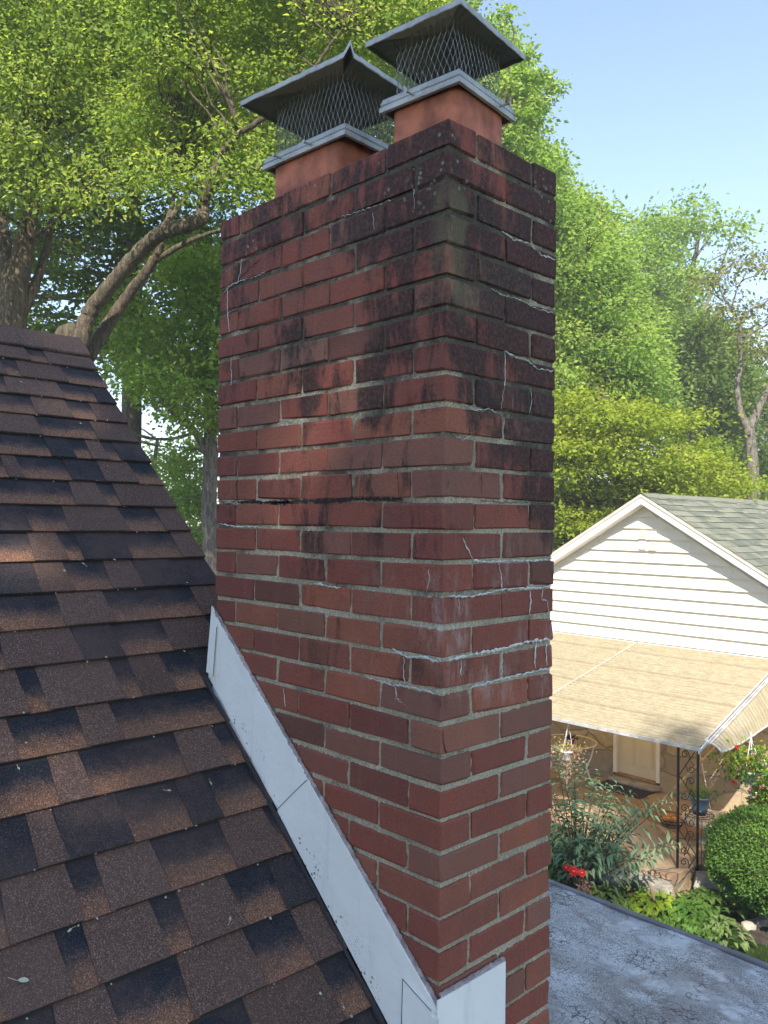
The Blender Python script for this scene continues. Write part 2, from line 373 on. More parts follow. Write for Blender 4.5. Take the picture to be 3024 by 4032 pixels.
M['galv_dark'] = mat_metal('weathered_shaded_metal', (0.20, 0.20, 0.17), 0.5, 0.55, 0.25)  # underside copy of galv: shade and clay reflection in the colour, plus rust
M['wire'] = mat_metal('mesh_wire', (0.26, 0.27, 0.27), 0.4, 0.0, 0.8)
M['clay'] = simple('clay_flue', (0.38, 0.118, 0.056), 0.75, 0, 0.42, 14, 0.35, 90)
M['cement'] = simple('cement', (0.30, 0.275, 0.235), 0.95, 0, 0.3, 30, 0.8, 120)
M['caulk'] = simple('sealant', (0.33, 0.27, 0.25), 0.8, 0, 0.35, 40, 0.8, 150)
M['salt'] = simple('salt_deposit', (0.58, 0.56, 0.50), 0.9, 0, 0.2, 60, 0.5, 200)
M['dark'] = simple('dark_gap', (0.015, 0.013, 0.012), 0.95)
M['underlay'] = simple('roof_underlay', (0.03, 0.028, 0.028), 0.95)
M['trimwhite'] = simple('white_trim', (0.74, 0.70, 0.66), 0.5, 0, 0.08, 3, 0.05, 20)
M['trimtan'] = simple('beige_trim', (0.50, 0.45, 0.40), 0.5, 0, 0.10, 3, 0.05, 20)
M['siding'] = mat_siding(); M['awning'] = mat_awning()
M['alum'] = mat_metal('aluminium_trim', (0.55, 0.53, 0.52), 0.45, 0, 0.35)
M['iron'] = simple('black_iron', (0.012, 0.011, 0.011), 0.45, 0.3, 0.3, 20, 0.1, 50)
M['stonewall'] = mat_stone('stone_wall', 2.3, [(0.36, 0.29, 0.19), (0.46, 0.37, 0.24), (0.30, 0.25, 0.19), (0.50, 0.42, 0.30)], (0.24, 0.20, 0.15), 0.05, (0.8, 0.8, 1.3))
M['flagstone'] = mat_stone('flagstone', 1.5, [(0.34, 0.24, 0.15), (0.42, 0.31, 0.20), (0.36, 0.21, 0.12), (0.30, 0.26, 0.21)], (0.20, 0.17, 0.13), 0.04)
M['rock'] = simple('grey_stone', (0.30, 0.27, 0.22), 0.9, 0, 0.35, 5, 0.9, 14)
M['door'] = simple('cream_door', (0.62, 0.56, 0.42), 0.45, 0, 0.04, 2, 0.03, 20)
M['wood'] = simple('wood_sill', (0.28, 0.16, 0.07), 0.6, 0, 0.3, 12, 0.3, 40)
M['mat'] = simple('doormat_fibre', (0.035, 0.027, 0.024), 0.95, 0, 0.35, 30, 0.8, 120)
M['flatroof'] = mat_flatroof(); M['grass'] = mat_grass()
M['soil'] = simple('soil', (0.050, 0.036, 0.026), 0.95, 0, 0.4, 12, 1.0, 30)
M['bark'] = mat_bark('bark'); M['bark2'] = mat_bark('grey_bark', (0.11, 0.095, 0.08), (0.27, 0.24, 0.20))
M['blueglaze'] = simple('blue_glaze', (0.16, 0.24, 0.34), 0.3, 0, 0.12, 8, 0.05, 30)
M['blackglaze'] = simple('dark_glaze', (0.03, 0.035, 0.05), 0.3)
M['whiteplastic'] = simple('white_plastic', (0.70, 0.68, 0.66), 0.4, 0, 0.06, 4, 0.02, 20)
M['greenplastic'] = simple('pale_green_plastic', (0.35, 0.48, 0.40), 0.45)
M['bamboo'] = simple('bamboo', (0.50, 0.36, 0.20), 0.5, 0, 0.35, 10, 0.1, 40)
M['orange'] = simple('orange_rind', (0.62, 0.26, 0.05), 0.5, 0, 0.15, 8, 0.1, 30)
M['wicker'] = simple('pale_wicker', (0.42, 0.38, 0.32), 0.8, 0, 0.4, 40, 1.0, 70)
g = NT('tinted_glass'); g.fin((0.75, 0.78, 0.72), 0.05, 0, None, 0.5, **{'Transmission Weight': 0.85, 'IOR': 1.3}); M['glass'] = g.mat
LF = mat_leaf
M['leafA'] = LF('leaf_mid_green', (0.130, 0.215, 0.040), (0.250, 0.350, 0.070), (0.440, 0.480, 0.120), 0.6)
M['leafB'] = LF('leaf_deep_green', (0.070, 0.140, 0.030), (0.140, 0.225, 0.050), (0.250, 0.330, 0.075), 0.52)
M['leafC'] = LF('leaf_bright_green', (0.150, 0.265, 0.050), (0.260, 0.400, 0.080), (0.400, 0.490, 0.130), 0.58)
M['leafY'] = LF('leaf_yellow_green', (0.160, 0.240, 0.025), (0.305, 0.375, 0.042), (0.440, 0.475, 0.065), 0.52)
M['leafO'] = LF('leaf_olive', (0.130, 0.150, 0.050), (0.200, 0.215, 0.070), (0.280, 0.280, 0.100), 0.4)
M['leafG'] = LF('leaf_grey_green', (0.115, 0.200, 0.115), (0.180, 0.280, 0.160), (0.260, 0.360, 0.190), 0.3)
M['leafH'] = LF('leaf_hedge', (0.055, 0.130, 0.022), (0.105, 0.205, 0.030), (0.200, 0.310, 0.050), 0.3)
M['leafL'] = LF('leaf_lime', (0.14, 0.23, 0.02), (0.25, 0.35, 0.03), (0.38, 0.45, 0.05), 0.4)
M['leafW'] = LF('leaf_hosta', (0.045, 0.105, 0.020), (0.09, 0.17, 0.03), (0.26, 0.33, 0.12), 0.35)
M['leafP'] = LF('leaf_pink', (0.30, 0.13, 0.11), (0.48, 0.28, 0.24), (0.30, 0.32, 0.12), 0.3)
M['leafV'] = LF('leaf_purple', (0.03, 0.012, 0.02), (0.05, 0.02, 0.035), (0.08, 0.03, 0.05), 0.2)
M['petR'] = LF('petal_red', (0.45, 0.015, 0.015), (0.60, 0.02, 0.03), (0.70, 0.05, 0.05), 0.3)
M['petF'] = LF('petal_pink', (0.60, 0.04, 0.07), (0.75, 0.35, 0.38), (0.85, 0.72, 0.70), 0.3)
M['debris'] = simple('pale_debris', (0.42, 0.42, 0.30), 0.8)

# ================================================================== THE CHIMNEY
H = 0.0704; WL = 0.9125; WR = 0.4157; G = 0.0085; NC = 83
rb = random.Random(11)
ch = thing('brick_chimney', 'tall weathered red brick chimney with sooty top standing against the shingled roof edge', 'chimney', (-WL / 2, WR / 2, GZ))
bk = MB()
HD = 0.0985; S = (WL - HD - 4 * G) / 4
def brick(x0, x1, y0, y1, z0, z1):
    j = lambda s=0.0017: rb.uniform(-s, s)
    o = 0.0016
    r = rb.random(); a = (r, rb.random(), rb.random())
    b = bk.box(x0 + j(), x1 + j(), y0 + j(), y1 + j(), z0 + j(0.0016), z1 + j(0.0016), a, 0.0028)
    # chipped corners and edges
    xc_, yc_, zc_ = (x0 + x1) / 2, (y0 + y1) / 2, (z0 + z1) / 2
    for q in range(0, 24, 3):
        if z1 > -3.4 and rb.random() < 0.24:
            k_ = rb.uniform(0.002, 0.008)
            for i in range(b + q, b + q + 3):
                v = list(bk.v[i])
                for ax_, cc_ in enumerate((xc_, yc_, zc_)):
                    if ax_ != i - b - q: v[ax_] += math.copysign(k_ * rb.uniform(.2, 1), cc_ - v[ax_])
                bk.v[i] = tuple(v)
    for i in range(b, b + 24):
        v = bk.v[i]; bk.v[i] = (v[0] + rb.uniform(-o, o), v[1] + rb.uniform(-o, o), v[2] + rb.uniform(-o, o))
SY = (WR - G) / 2; HY = 0.098
for i in range(NC):
    z1 = -i * H; z0 = z1 - 0.0594
    odd = i % 2 == 0
    for y0, y1 in ((0, HY), (WR - HY, WR)):
        for k in range(4):
            if odd: brick(-(k * (S + G) + S), -k * (S + G), y0, y1, z0, z1)
            else: brick(-WL + k * (S + G), -WL + k * (S + G) + S, y0, y1, z0, z1)
    nx = (-HD, 0) if odd else (-WL, -WL + HD)
    fx = (-WL, -WL + HD) if odd else (-HD, 0)
    brick(nx[0], nx[1], HY + G, WR - HY - G, z0, z1)
    brick(fx[0], fx[1], 0, SY, z0, z1) if False else None
    # the end with two stretchers side by side: they replace the wythe ends there
    brick(fx[0], fx[1], 0, SY, z0, z1); brick(fx[0], fx[1], SY + G, WR, z0, z1)
bo = bk.build('brickwork', M['brick'], ch)
mo = MB()
# mortar body with a slightly uneven skin, set 4 mm behind the brick faces
def skin(mb, o, du, dv, nu, nv, nrm, amp, sd):
    r2 = np.random.default_rng(sd); vs = []; fs = []
    for a_ in range(nu + 1):
        for b_ in range(nv + 1):
            k = r2.uniform(-amp, amp) if 0 < a_ < nu and 0 < b_ < nv else 0
            vs.append(np.array(o) + np.array(du) * a_ / nu + np.array(dv) * b_ / nv + np.array(nrm) * k)
    for a_ in range(nu):
        for b_ in range(nv):
            q = a_ * (nv + 1) + b_; fs.append((q, q + nv + 1, q + nv + 2, q + 1))
    mb.add(vs, fs)
I = 0.0054; zb = -NC * H; D_ = zb + 0.006
skin(mo, (-WL + I, I, D_), (WL - 2 * I, 0, 0), (0, 0, -D_ - 0.006), 110, 500, (0, -1, 0), 0.0017, 1)
skin(mo, (-I, I, D_), (0, WR - 2 * I, 0), (0, 0, -D_ - 0.006), 56, 500, (1, 0, 0), 0.0017, 2)
skin(mo, (-WL + I, WR - I, D_), (WL - 2 * I, 0, 0), (0, 0, -D_ - 0.006), 20, 80, (0, 1, 0), 0.001, 3)
skin(mo, (-WL + I, I, D_), (0, WR - 2 * I, 0), (0, 0, -D_ - 0.006), 20, 80, (-1, 0, 0), 0.001, 4)
mo.build('mortar', M['mortar'], ch)
# cement wash on top
cr = MB(); NX, NY = 24, 12; vs = []; fs = []
for a_ in range(NX + 1):
    for b_ in range(NY + 1):
        x = -WL + 0.012 + (WL - 0.024) * a_ / NX; y = 0.012 + (WR - 0.024) * b_ / NY
        e = min(a_, NX - a_, b_, NY - b_); vs.append((x, y, 0.002 + min(e, 2) * 0.004 + rb.uniform(-0.0015, 0.0015) - (0.014 if e == 0 else 0)))
for a_ in range(NX):
    for b_ in range(NY):
        q = a_ * (NY + 1) + b_; fs.append((q, q + NY + 1, q + NY + 2, q + 1))
cr.add(vs, fs); cr.build('cement_crown', M['cement'], ch)
# white salt lines (efflorescence) and cracks, as thin raised / dark jagged ribbons on the faces
def jag(mb, pts, w, face, seed, off=0.0012, step=0.006, amp=0.0022):
    r2 = random.Random(seed); P = []
    for (a0, z0), (a1, z1) in zip(pts[:-1], pts[1:]):
        n = max(2, int(math.hypot(a1 - a0, z1 - z0) / step))
        for k in range(n): t = k / n; P.append((a0 + (a1 - a0) * t + r2.uniform(-amp, amp), z0 + (z1 - z0) * t + r2.uniform(-amp, amp)))
    P.append(pts[-1])
    vs = []; fs = []
    for k, (a_, z_) in enumerate(P):
        q0 = P[max(k - 1, 0)]; q1 = P[min(k + 1, len(P) - 1)]; dx, dz = q1[0] - q0[0], q1[1] - q0[1]; L = math.hypot(dx, dz) + 1e-9
        nx_, nz_ = -dz / L, dx / L; e = min(k, len(P) - 1 - k) / 3.0
        ww = w * 0.85 * r2.uniform(0.25, 1.4) * min(1, 0.25 + e)
        for s_, oo in ((-1, 0), (0, 1), (1, 0)):
            a2, z2 = a_ + nx_ * ww * s_, z_ + nz_ * ww * s_; o2 = off * (0.35 + oo) if off > 0 else 0.0006
            vs.append((a2, -o2, z2) if face == 'L' else (o2, a2, z2))
    for k in range(len(P) - 1):
        b_ = k * 3
        for q in (0, 1): fs.append((b_ + q, b_ + q + 1, b_ + q + 4, b_ + q + 3) if face == 'L' else (b_ + q, b_ + q + 3, b_ + q + 4, b_ + q + 1))
    mb.add(vs, fs)
zc = lambda n: -n * H + 0.006                                # bed joint above course n+1
ef = MB()
for k, (face, pts, w) in enumerate([
    ('L', [(-0.905, zc(3)), (-0.85, zc(3) + 0.004), (-0.80, zc(2.9)), (-0.72, zc(2.95)), (-0.66, zc(2.85))], 0.0016),
    ('L', [(-0.90, zc(3.2)), (-0.86, zc(3.0)), (-0.815, zc(2.9)), (-0.80, zc(2.5)), (-0.795, zc(2))], 0.0013),
    ('L', [(-0.868, zc(3)), (-0.868, zc(3.8)), (-0.862, zc(4.4)), (-0.855, zc(4.9))], 0.0015),
    ('L', [(-0.885, zc(4.2)), (-0.85, zc(4.0)), (-0.82, zc(4.0))], 0.0010),
    ('L', [(-0.845, zc(6.0)), (-0.842, zc(6.6)), (-0.84, zc(7.3))], 0.0012),
    ('L', [(-0.36, zc(1.9)), (-0.29, zc(1.95)), (-0.23, zc(2.0)), (-0.17, zc(1.98))], 0.0012),
    ('L', [(-0.24, zc(2.2)), (-0.235, zc(2.8))], 0.0008), ('L', [(-0.105, zc(1.9)), (-0.10, zc(2.6))], 0.0010),
    ('L', [(-0.60, zc(9.05)), (-0.56, zc(9.1)), (-0.52, zc(8.95)), (-0.49, zc(9.0))], 0.0014),
    ('L', [(-0.90, zc(12.9)), (-0.80, zc(13.03)), (-0.70, zc(13.0))], 0.0022),
    ('L', [(-0.45, zc(15.0)), (-0.42, zc(15.02)), (-0.38, zc(15.1)), (-0.34, zc(15.08))], 0.0028),
    ('L', [(-0.16, zc(16.9)), (-0.11, zc(17.1)), (-0.06, zc(17.0)), (-0.01, zc(17.1))], 0.0028),
    ('L', [(-0.118, zc(17.1)), (-0.12, zc(17.6)), (-0.115, zc(17.95))], 0.0014),
    ('L', [(-0.24, zc(18.02)), (-0.17, zc(18.1)), (-0.10, zc(18.05)), (-0.02, zc(18.08))], 0.0020),
    ('L', [(-0.145, zc(18.1)), (-0.142, zc(18.5)), (-0.10, zc(18.75))], 0.0014),
    ('L', [(-0.045, zc(14.2)), (-0.043, zc(14.6)), (-0.05, zc(14.95))], 0.0013),
    ('L', [(-0.46, zc(22.0)), (-0.455, zc(22.5)), (-0.46, zc(22.8))], 0.0014),
    ('L', [(-0.57, zc(19.1)), (-0.565, zc(19.5)), (-0.56, zc(19.8))], 0.0014),
    ('R', [(0.19, zc(2.95)), (0.24, zc(3.1)), (0.30, zc(3.0)), (0.35, zc(3.25)), (0.41, zc(3.2))], 0.0026),
    ('R', [(0.15, zc(5.0)), (0.20, zc(5.1)), (0.27, zc(5.05)), (0.33, zc(5.2)), (0.41, zc(5.15))], 0.0016),
    ('R', [(0.20, zc(6.95)), (0.24, zc(7.05)), (0.30, zc(7.1)), (0.34, zc(7.3)), (0.41, zc(7.25))], 0.0020),
    ('R', [(0.208, zc(7.0)), (0.207, zc(7.5)), (0.209, zc(8.0)), (0.20, zc(8.5)), (0.196, zc(8.9))], 0.0016),
    ('R', [(0.05, zc(8.95)), (0.10, zc(9.1)), (0.15, zc(9.0)), (0.20, zc(9.1))], 0.0012),
    ('R', [(0.31, zc(8.0)), (0.315, zc(8.5)), (0.305, zc(8.9))], 0.0010),
    ('R', [(0.02, zc(9.95)), (0.06, zc(10.1)), (0.09, zc(9.9))], 0.0010),
    ('R', [(0.06, zc(13.2)), (0.10, zc(13.95)), (0.16, zc(14.03)), (0.24, zc(14.0)), (0.33, zc(14.05)), (0.41, zc(14.0))], 0.0024),
    ('R', [(0.19, zc(14.0)), (0.202, zc(14.5)), (0.205, zc(14.95))], 0.0030), ('R', [(0.014, zc(14.3)), (0.03, zc(14.7)), (0.038, zc(14.95))], 0.0016),
    ('R', [(0.01, zc(15.0)), (0.07, zc(15.1)), (0.14, zc(15.05)), (0.22, zc(14.95)), (0.31, zc(15.0)), (0.41, zc(14.98))], 0.0026),
    ('R', [(0.05, zc(15.1)), (0.052, zc(15.5))], 0.0010), ('R', [(0.315, zc(15.05)), (0.32, zc(15.5)), (0.312, zc(15.95))], 0.0026),
    ('R', [(0.37, zc(15.1)), (0.365, zc(15.4)), (0.39, zc(15.5)), (0.395, zc(15.9))], 0.0018),
    ('R', [(0.01, zc(17.05)), (0.07, zc(17.0)), (0.14, zc(16.95)), (0.22, zc(16.95)), (0.30, zc(16.85)), (0.41, zc(16.85))], 0.0040),
    ('R', [(0.345, zc(16.9)), (0.338, zc(17.3)), (0.342, zc(17.8))], 0.0036), ('R', [(0.385, zc(16.9)), (0.388, zc(17.4)), (0.39, zc(17.8))], 0.0024),
    ('R', [(0.06, zc(17.1)), (0.062, zc(17.6))], 0.0018), ('R', [(0.208, zc(17.0)), (0.209, zc(17.8)), (0.213, zc(18.0))], 0.0016),
    ('R', [(0.09, zc(18.03)), (0.14, zc(17.98)), (0.21, zc(17.95)), (0.30, zc(17.93)), (0.41, zc(17.9))], 0.0030),
    ('R', [(0.365, zc(18.0)), (0.37, zc(18.4)), (0.372, zc(18.9))], 0.0018)]):
    ef = MB(); jag(ef, pts, w, face, 100 + k); ef.build('salt_streak', M['salt'], ch)
ck = MB()
for k, (face, pts, w) in enumerate([
    ('L', [(-0.80, zc(12.0)), (-0.72, zc(12.02)), (-0.62, zc(12.07)), (-0.52, zc(12.0)), (-0.40, zc(12.03)), (-0.30, zc(11.95)), (-0.13, zc(12.0))], 0.0048),
    ('L', [(-0.66, zc(12.02)), (-0.60, zc(12.05)), (-0.55, zc(12.03))], 0.0078),
    ('L', [(-0.86, zc(7.0)), (-0.862, zc(7.9))], 0.0012), ('L', [(-0.80, zc(12.1)), (-0.81, zc(11.2)), (-0.80, zc(11.0))], 0.0018),
    ('L', [(-0.905, zc(11.9)), (-0.85, zc(12.1)), (-0.80, zc(11.9))], 0.0016), ('L', [(-0.90, zc(3.0)), (-0.80, zc(2.0) - 0.05), (-0.70, zc(2) - 0.02)], 0.0012),
    ('L', [(-0.145, zc(11.1)), (-0.143, zc(11.9))], 0.0014), ('L', [(-0.004, zc(18.3)), (-0.012, zc(18.9))], 0.0016),
    ('R', [(0.125, zc(11.1)), (0.128, zc(11.9))], 0.0012), ('R', [(0.133, zc(3.3)), (0.134, zc(3.9))], 0.0014),
    ('R', [(0.04, zc(1.2)), (0.046, zc(1.95))], 0.0014), ('R', [(0.125, zc(1.3)), (0.12, zc(1.95))], 0.0012),
    ('R', [(0.12, zc(12.0)), (0.2, zc(12.05)), (0.3, zc(12.0)), (0.41, zc(12.05))], 0.0012),
    ('R', [(0.003, zc(19.2)), (0.006, zc(19.6)), (0.016, zc(19.95))], 0.0026)]):
    ck = MB(); jag(ck, pts, w, face, 300 + k, off=-1); ck.build('crack', M['dark'], ch)

# flue tiles ------------------------------------------------
def rrect(cx, cy, sx, sy, r, rot, n=5):
    P = []
    for qx, qy, a0 in ((1, 1, 0), (-1, 1, 90), (-1, -1, 180), (1, -1, 270)):
        for k in range(n + 1):
            an = math.radians(a0 + 90 * k / n)
            P.append((qx * (sx / 2 - r) + r * math.cos(an), qy * (sy / 2 - r) + r * math.sin(an)))
    c_, s_ = math.cos(rot), math.sin(rot)
    return [(cx + x * c_ - y * s_, cy + x * s_ + y * c_) for x, y in P]
def flue(cx, cy, sx, sy, rot, z1):
    mb = MB(); o = rrect(cx, cy, sx, sy, 0.032, rot); i_ = rrect(cx, cy, sx - 0.036, sy - 0.036, 0.02, rot); n = len(o)
    vs = [(x, y, -0.06) for x, y in o] + [(x, y, z1) for x, y in o] + [(x, y, z1) for x, y in i_] + [(x, y, -0.5) for x, y in i_]
    fs = []
    for r in range(3):
        for k in range(n): fs.append((r * n + k, r * n + (k + 1) % n, (r + 1) * n + (k + 1) % n, (r + 1) * n + k))
    mb.add(vs, fs); return mb.build('clay_flue_tile', M['clay'], ch, smooth=False)
R1 = math.radians(6.3); R2 = math.radians(3.5)
c1 = (-0.176, 0.194); c2 = (-0.612, 0.178)
flue(c1[0], c1[1], 0.212, 0.212, R1, 0.150).data.polygons.foreach_set('use_smooth', [True] * (24 * 3))
flue(c2[0], c2[1], 0.292, 0.205, R2, 0.150).data.polygons.foreach_set('use_smooth', [True] * (24 * 3))

# chimney caps ----------------------------------------------
def cap(label, cx, cy, sx, sy, rot, hx, hy, hrot, hoff, zr, zh, screws, spike, hood_h):
    t = thing('chimney_cap', label, 'chimney cap', (cx, cy, 0.13), 'galvanised mesh chimney caps', 0.0)
    def loc(x, y, z, r=rot, o=(0, 0)):
        c_, s_ = math.cos(r), math.sin(r); return (cx + o[0] + x * c_ - y * s_, cy + o[1] + x * s_ + y * c_, z)
    # base collar: lower band proud, bead, upper band leaning in
    mb = MB(); prof = [(0.004, zr - 0.034), (0.0, zr - 0.033), (0.0, zr - 0.021), (0.0035, zr - 0.018), (0.0015, zr - 0.015), (0.006, zr), (0.010, zr + 0.001), (0.040, zr - 0.001), (0.040, zr - 0.006), (0.012, zr - 0.006), (0.009, zr - 0.034)]
    vs = []; fs = []
    for ins, z in prof:
        for qx, qy in ((1, -1), (1, 1), (-1, 1), (-1, -1)): vs.append(loc(qx * (sx / 2 - ins), qy * (sy / 2 - ins), z))
    for i_ in range(len(prof)):
        for k in range(4):
            j_ = (i_ + 1) % len(prof); fs.append((i_ * 4 + k, i_ * 4 + (k + 1) % 4, j_ * 4 + (k + 1) % 4, j_ * 4 + k))
    mb.add(vs, fs); mb.build('base_collar', M['galv'], t)
    # expanded metal screen
    mb = MB(); wx, wy = sx - 0.075, sy - 0.05; mz0, mz1 = zr - 0.002, zh - 0.004
    per = [(wx / 2, -wy / 2), (wx / 2, wy / 2), (-wx / 2, wy / 2), (-wx / 2, -wy / 2)]
    L = 2 * (wx + wy); cell = 0.0170; n = int(L / cell / 2) * 2; cell = L / n
    def along(s_):
        s_ %= L
        for k in range(4):
            a_, b_ = per[k], per[(k + 1) % 4]; l = math.hypot(b_[0] - a_[0], b_[1] - a_[1])
            if s_ <= l: return (a_[0] + (b_[0] - a_[0]) * s_ / l, a_[1] + (b_[1] - a_[1]) * s_ / l)
            s_ -= l
        return per[0]
    rows = 7; ry = random.Random(5)
    for k in range(n):
        for sg in (1, -1):
            P = []
            for r in range(rows + 1):
                ph = 1 if r % 2 == 0 else -1
                s_ = k * cell + sg * cell * (0.04 if ph > 0 else 0.46)
                x, y = along(s_); tt = r / rows; fl = 1.0 + 0.035 * math.sin(tt * math.pi) + (0.10 if r == rows else 0)
                P.append(loc(x * fl + ry.uniform(-.0006, .0006), y * fl, mz0 + (mz1 - mz0) * tt + (0.004 if r == rows else 0)))
                if r < rows:
                    s2 = s_; x, y = along(s2); tt2 = (r + 0.24) / rows; P.append(loc(x * fl, y * fl, mz0 + (mz1 - mz0) * tt2))
            mb.tube(P, 0.00088, 4, cap=False)
    mb.build('mesh_screen', M['wire'], t)
    # pyramid hood with turned-down lip; one corner spiked
    mb = MB(); cor = []
    for k, (qx, qy) in enumerate(((1, -1), (1, 1), (-1, 1), (-1, -1))):
        cor.append(loc(qx * hx / 2, qy * hy / 2, zh, hrot, hoff))
    nS = 20; ring = []
    for k in range(4):
        a_, b_ = np.array(cor[k]), np.array(cor[(k + 1) % 4])
        for s_ in range(nS): ring.append(a_ + (b_ - a_) * s_ / nS + np.array([0, 0, random.uniform(-0.0012, 0.0012)]))
    cc = np.mean(cor, 0)
    if spike:
        out = (np.array(cor[0]) - cc); out /= np.linalg.norm(out)
        ring[0] = ring[0] + out * 0.008 + np.array([0, 0, spike])
        
    m_ = len(ring); vs = []; fs = []
    def lay(f, dz): return [tuple(cc + (p_ - cc) * np.array([f, f, 1]) + np.array([0, 0, dz])) for p_ in ring]
    rl = 0.75 if hx > hy * 1.1 else 0.0
    def top(dz):
        out = []
        for p_ in ring:
            d = p_ - cc; c_, s_ = math.cos(-hrot), math.sin(-hrot); lx = d[0] * c_ - d[1] * s_
            lx2 = max(-1, min(1, lx / (hx / 2))) * (hx - hy) / 2 * rl
            out.append((cc[0] + lx2 * math.cos(hrot), cc[1] + lx2 * math.sin(hrot), zh + hood_h + dz))
        return out
    rings = [top(-0.0015), lay(0.985, -0.0015), lay(0.985, -0.013), lay(0.992, -0.0135), lay(1.0, -0.012), lay(1.0, 0.0008), top(0.0)]
    for r in rings: vs += r
    for r in range(len(rings) - 1):
        for k in range(m_): fs.append((r * m_ + k, (r + 1) * m_ + k, (r + 1) * m_ + (k + 1) % m_, r * m_ + (k + 1) % m_))
    mi = [0] * (2 * m_) + [1] * (3 * m_) + [1] * m_
    b_ = mb.add(vs, fs); mb.m = mi
    mb.build('hood', [M['galv_dark'], M['galv']], t)
    for (fx, fy, dx, dy) in screws:
        mb = MB(); p0 = np.array(loc(fx * sx / 2, fy * sy / 2, zr - 0.022)); dd = np.array(loc(dx, dy, 0)) - np.array(loc(0, 0, 0))
        p0 = p0 - dd * 0.008
        mb.tube([p0, p0 + dd * 0.032], 0.0028, 8); mb.tube([p0 + dd * 0.030, p0 + dd * 0.036], 0.0052, 6)
        mb.build('set_screw', M['galv'], t)
    return t
cap('smaller square galvanised mesh cap on the flue nearest the front corner of the chimney', -0.178, 0.196, 0.243, 0.250, math.radians(6.2),
    0.286, 0.294, math.radians(7.0), (-0.004, -0.005), 0.1625, 0.303, [(-0.12, -1, 0, -1), (1, 0.42, 1, 0)], 0.0, 0.045)
cap('longer galvanised mesh cap with bent up corner spike on the far flue beside the trees', -0.610, 0.182, 0.343, 0.240, math.radians(3.5),
    0.424, 0.330, math.radians(7.0), (-0.006, 0.002), 0.1650, 0.325, [(-0.52, -1, 0, -1), (0.22, -1, 0, -1)], 0.022, 0.055)

# ================================================================== OUR HOUSE
SL = 0.87; LN = math.hypot(1, SL); RZ0 = -2.167
nx, nz = SL / LN, 1 / LN
def rp(t, y, h=0.0): return (t / LN + nx * h, y, RZ0 - SL * t / LN + nz * h)
house = thing('shingled_house', 'house with brown architectural shingle roof sloping down beside the brick chimney', 'house', (-2.38, -3.4, GZ))
TB = [-3.0287, -2.9134, -2.7850, -2.6636, -2.5321, -2.4033, -2.2773, -2.1454, -2.0136, -1.8830, -1.7468, -1.6143, -1.4764, -1.3442, -1.1979, -1.0664, -0.9288, -0.7900, -0.6480, -0.5144]
while TB[-1] < 1.25: TB.append(TB[-1] + 0.136)
EAVE = TB[-1]
rs = random.Random(23)
sh = MB(); Y1 = 0.213; Y0 = -7.0
def chim(t, y):                                             # inside the chimney footprint
    x = t / LN; return -WL < x < 0 and y > -0.004
def shingle_course(mb, up, lo, seed, P, y0=Y0, y1=Y1, yc=True, tt=0.0035, fine=True):
    r = random.Random(seed); y = y1 + r.uniform(-0.003, 0.003); k = r.randint(0, 1)
    wave = [r.uniform(-0.0025, 0.0025) for _ in range(12)]; off = r.random()
    while y > y0:
        w_ = r.choice((0.06, 0.09, 0.11, 0.13, 0.15, 0.17, 0.20)) + r.uniform(-0.015, 0.015)
        ya, yb = max(y - w_, y0), y
        if k == 0: ty, h = 0.0, 0.0
        else: ty, h = r.choice((0.5, 0.5, 0.5, 0.5, 1.0)), tt
        if r.random() < 0.05: ty = 1.0
        sl = r.uniform(0.006, 0.020) if k == 1 else 0.0
        wv = wave[int((ya + 9) * 1.1) % 12]
        g_ = r.random()
        loj = lo + wv + r.uniform(-0.0012, 0.0012)
        hU = -0.0125; hL = 0.0 + h
        top = up - 0.012
        n_ = 4; vs = []; at_ = []
        for q in range(n_ + 1):
            f = q / n_; t = top + (loj - top) * f; hh = hU + (h if k else 0) + (-hU) * f
            ex = -0.5 * sl + sl * f * 1.0
            va = (0.0 + f * 1.05 - 0.03)
            for yy in (ya - (sl * (0.5 - f) if k == 0 else ex) * 0, yb): pass
            yA = ya - (ex if k == 1 else 0) - (0.004 if k == 0 else 0); yB = yb + (ex * 0.0) + (0.004 if k == 0 else 0)
            if k == 1: yA = ya + (0.5 - f) * sl; yB = yb
            for yy in (yA, yB): vs.append(P(t, yy, hh)); at_.append((f, g_, ty))
        fs = [(q * 2, q * 2 + 2, q * 2 + 3, q * 2 + 1) for q in range(n_)]
        # butt face and sides
        e = len(vs); hb = -0.006
        for yy, i_ in ((None, n_ * 2), (None, n_ * 2 + 1)):
            v_ = vs[i_]; vs.append(tuple(np.array(v_) - np.array([nx, 0, nz]) * (h + 0.0065) * (1 if P is rp else 1))); at_.append((0.0, 0.0, 1.0))
        fs.append((n_ * 2, e, e + 1, n_ * 2 + 1))
        if k == 1:
            b2 = len(vs)
            for q in range(n_ + 1):
                for sgn in (0, 1):
                    v_ = vs[q * 2 + sgn]; vs.append(tuple(np.array(v_) - np.array([nx, 0, nz]) * (tt + 0.001))); at_.append((0.0, 0.0, 1.0))
            for q in range(n_):
                fs.append((q * 2, b2 + q * 2, b2 + q * 2 + 2, q * 2 + 2)); fs.append((q * 2 + 1, q * 2 + 3, b2 + q * 2 + 3, b2 + q * 2 + 1))
        if not (yc and chim(up, 0) and yb > 0.02 and chim(lo - 0.02, 0.1)) or lo > -0.02 or ya < 0:
            if yc and yb > -0.004 and -WL < up / LN and lo / LN < 0.0:
                vs = [(v[0], min(v[1], -0.004), v[2]) for v in vs]
            mb.add(vs, fs, at_)
        y = ya; k = 1 - k
        if r.random() < 0.10: k = 1 - k
for i in range(1, len(TB)):
    shingle_course(sh, TB[i - 1], TB[i], 500 + i, rp)
roof = sh.build('shingle_roof', M['shingle'], house)
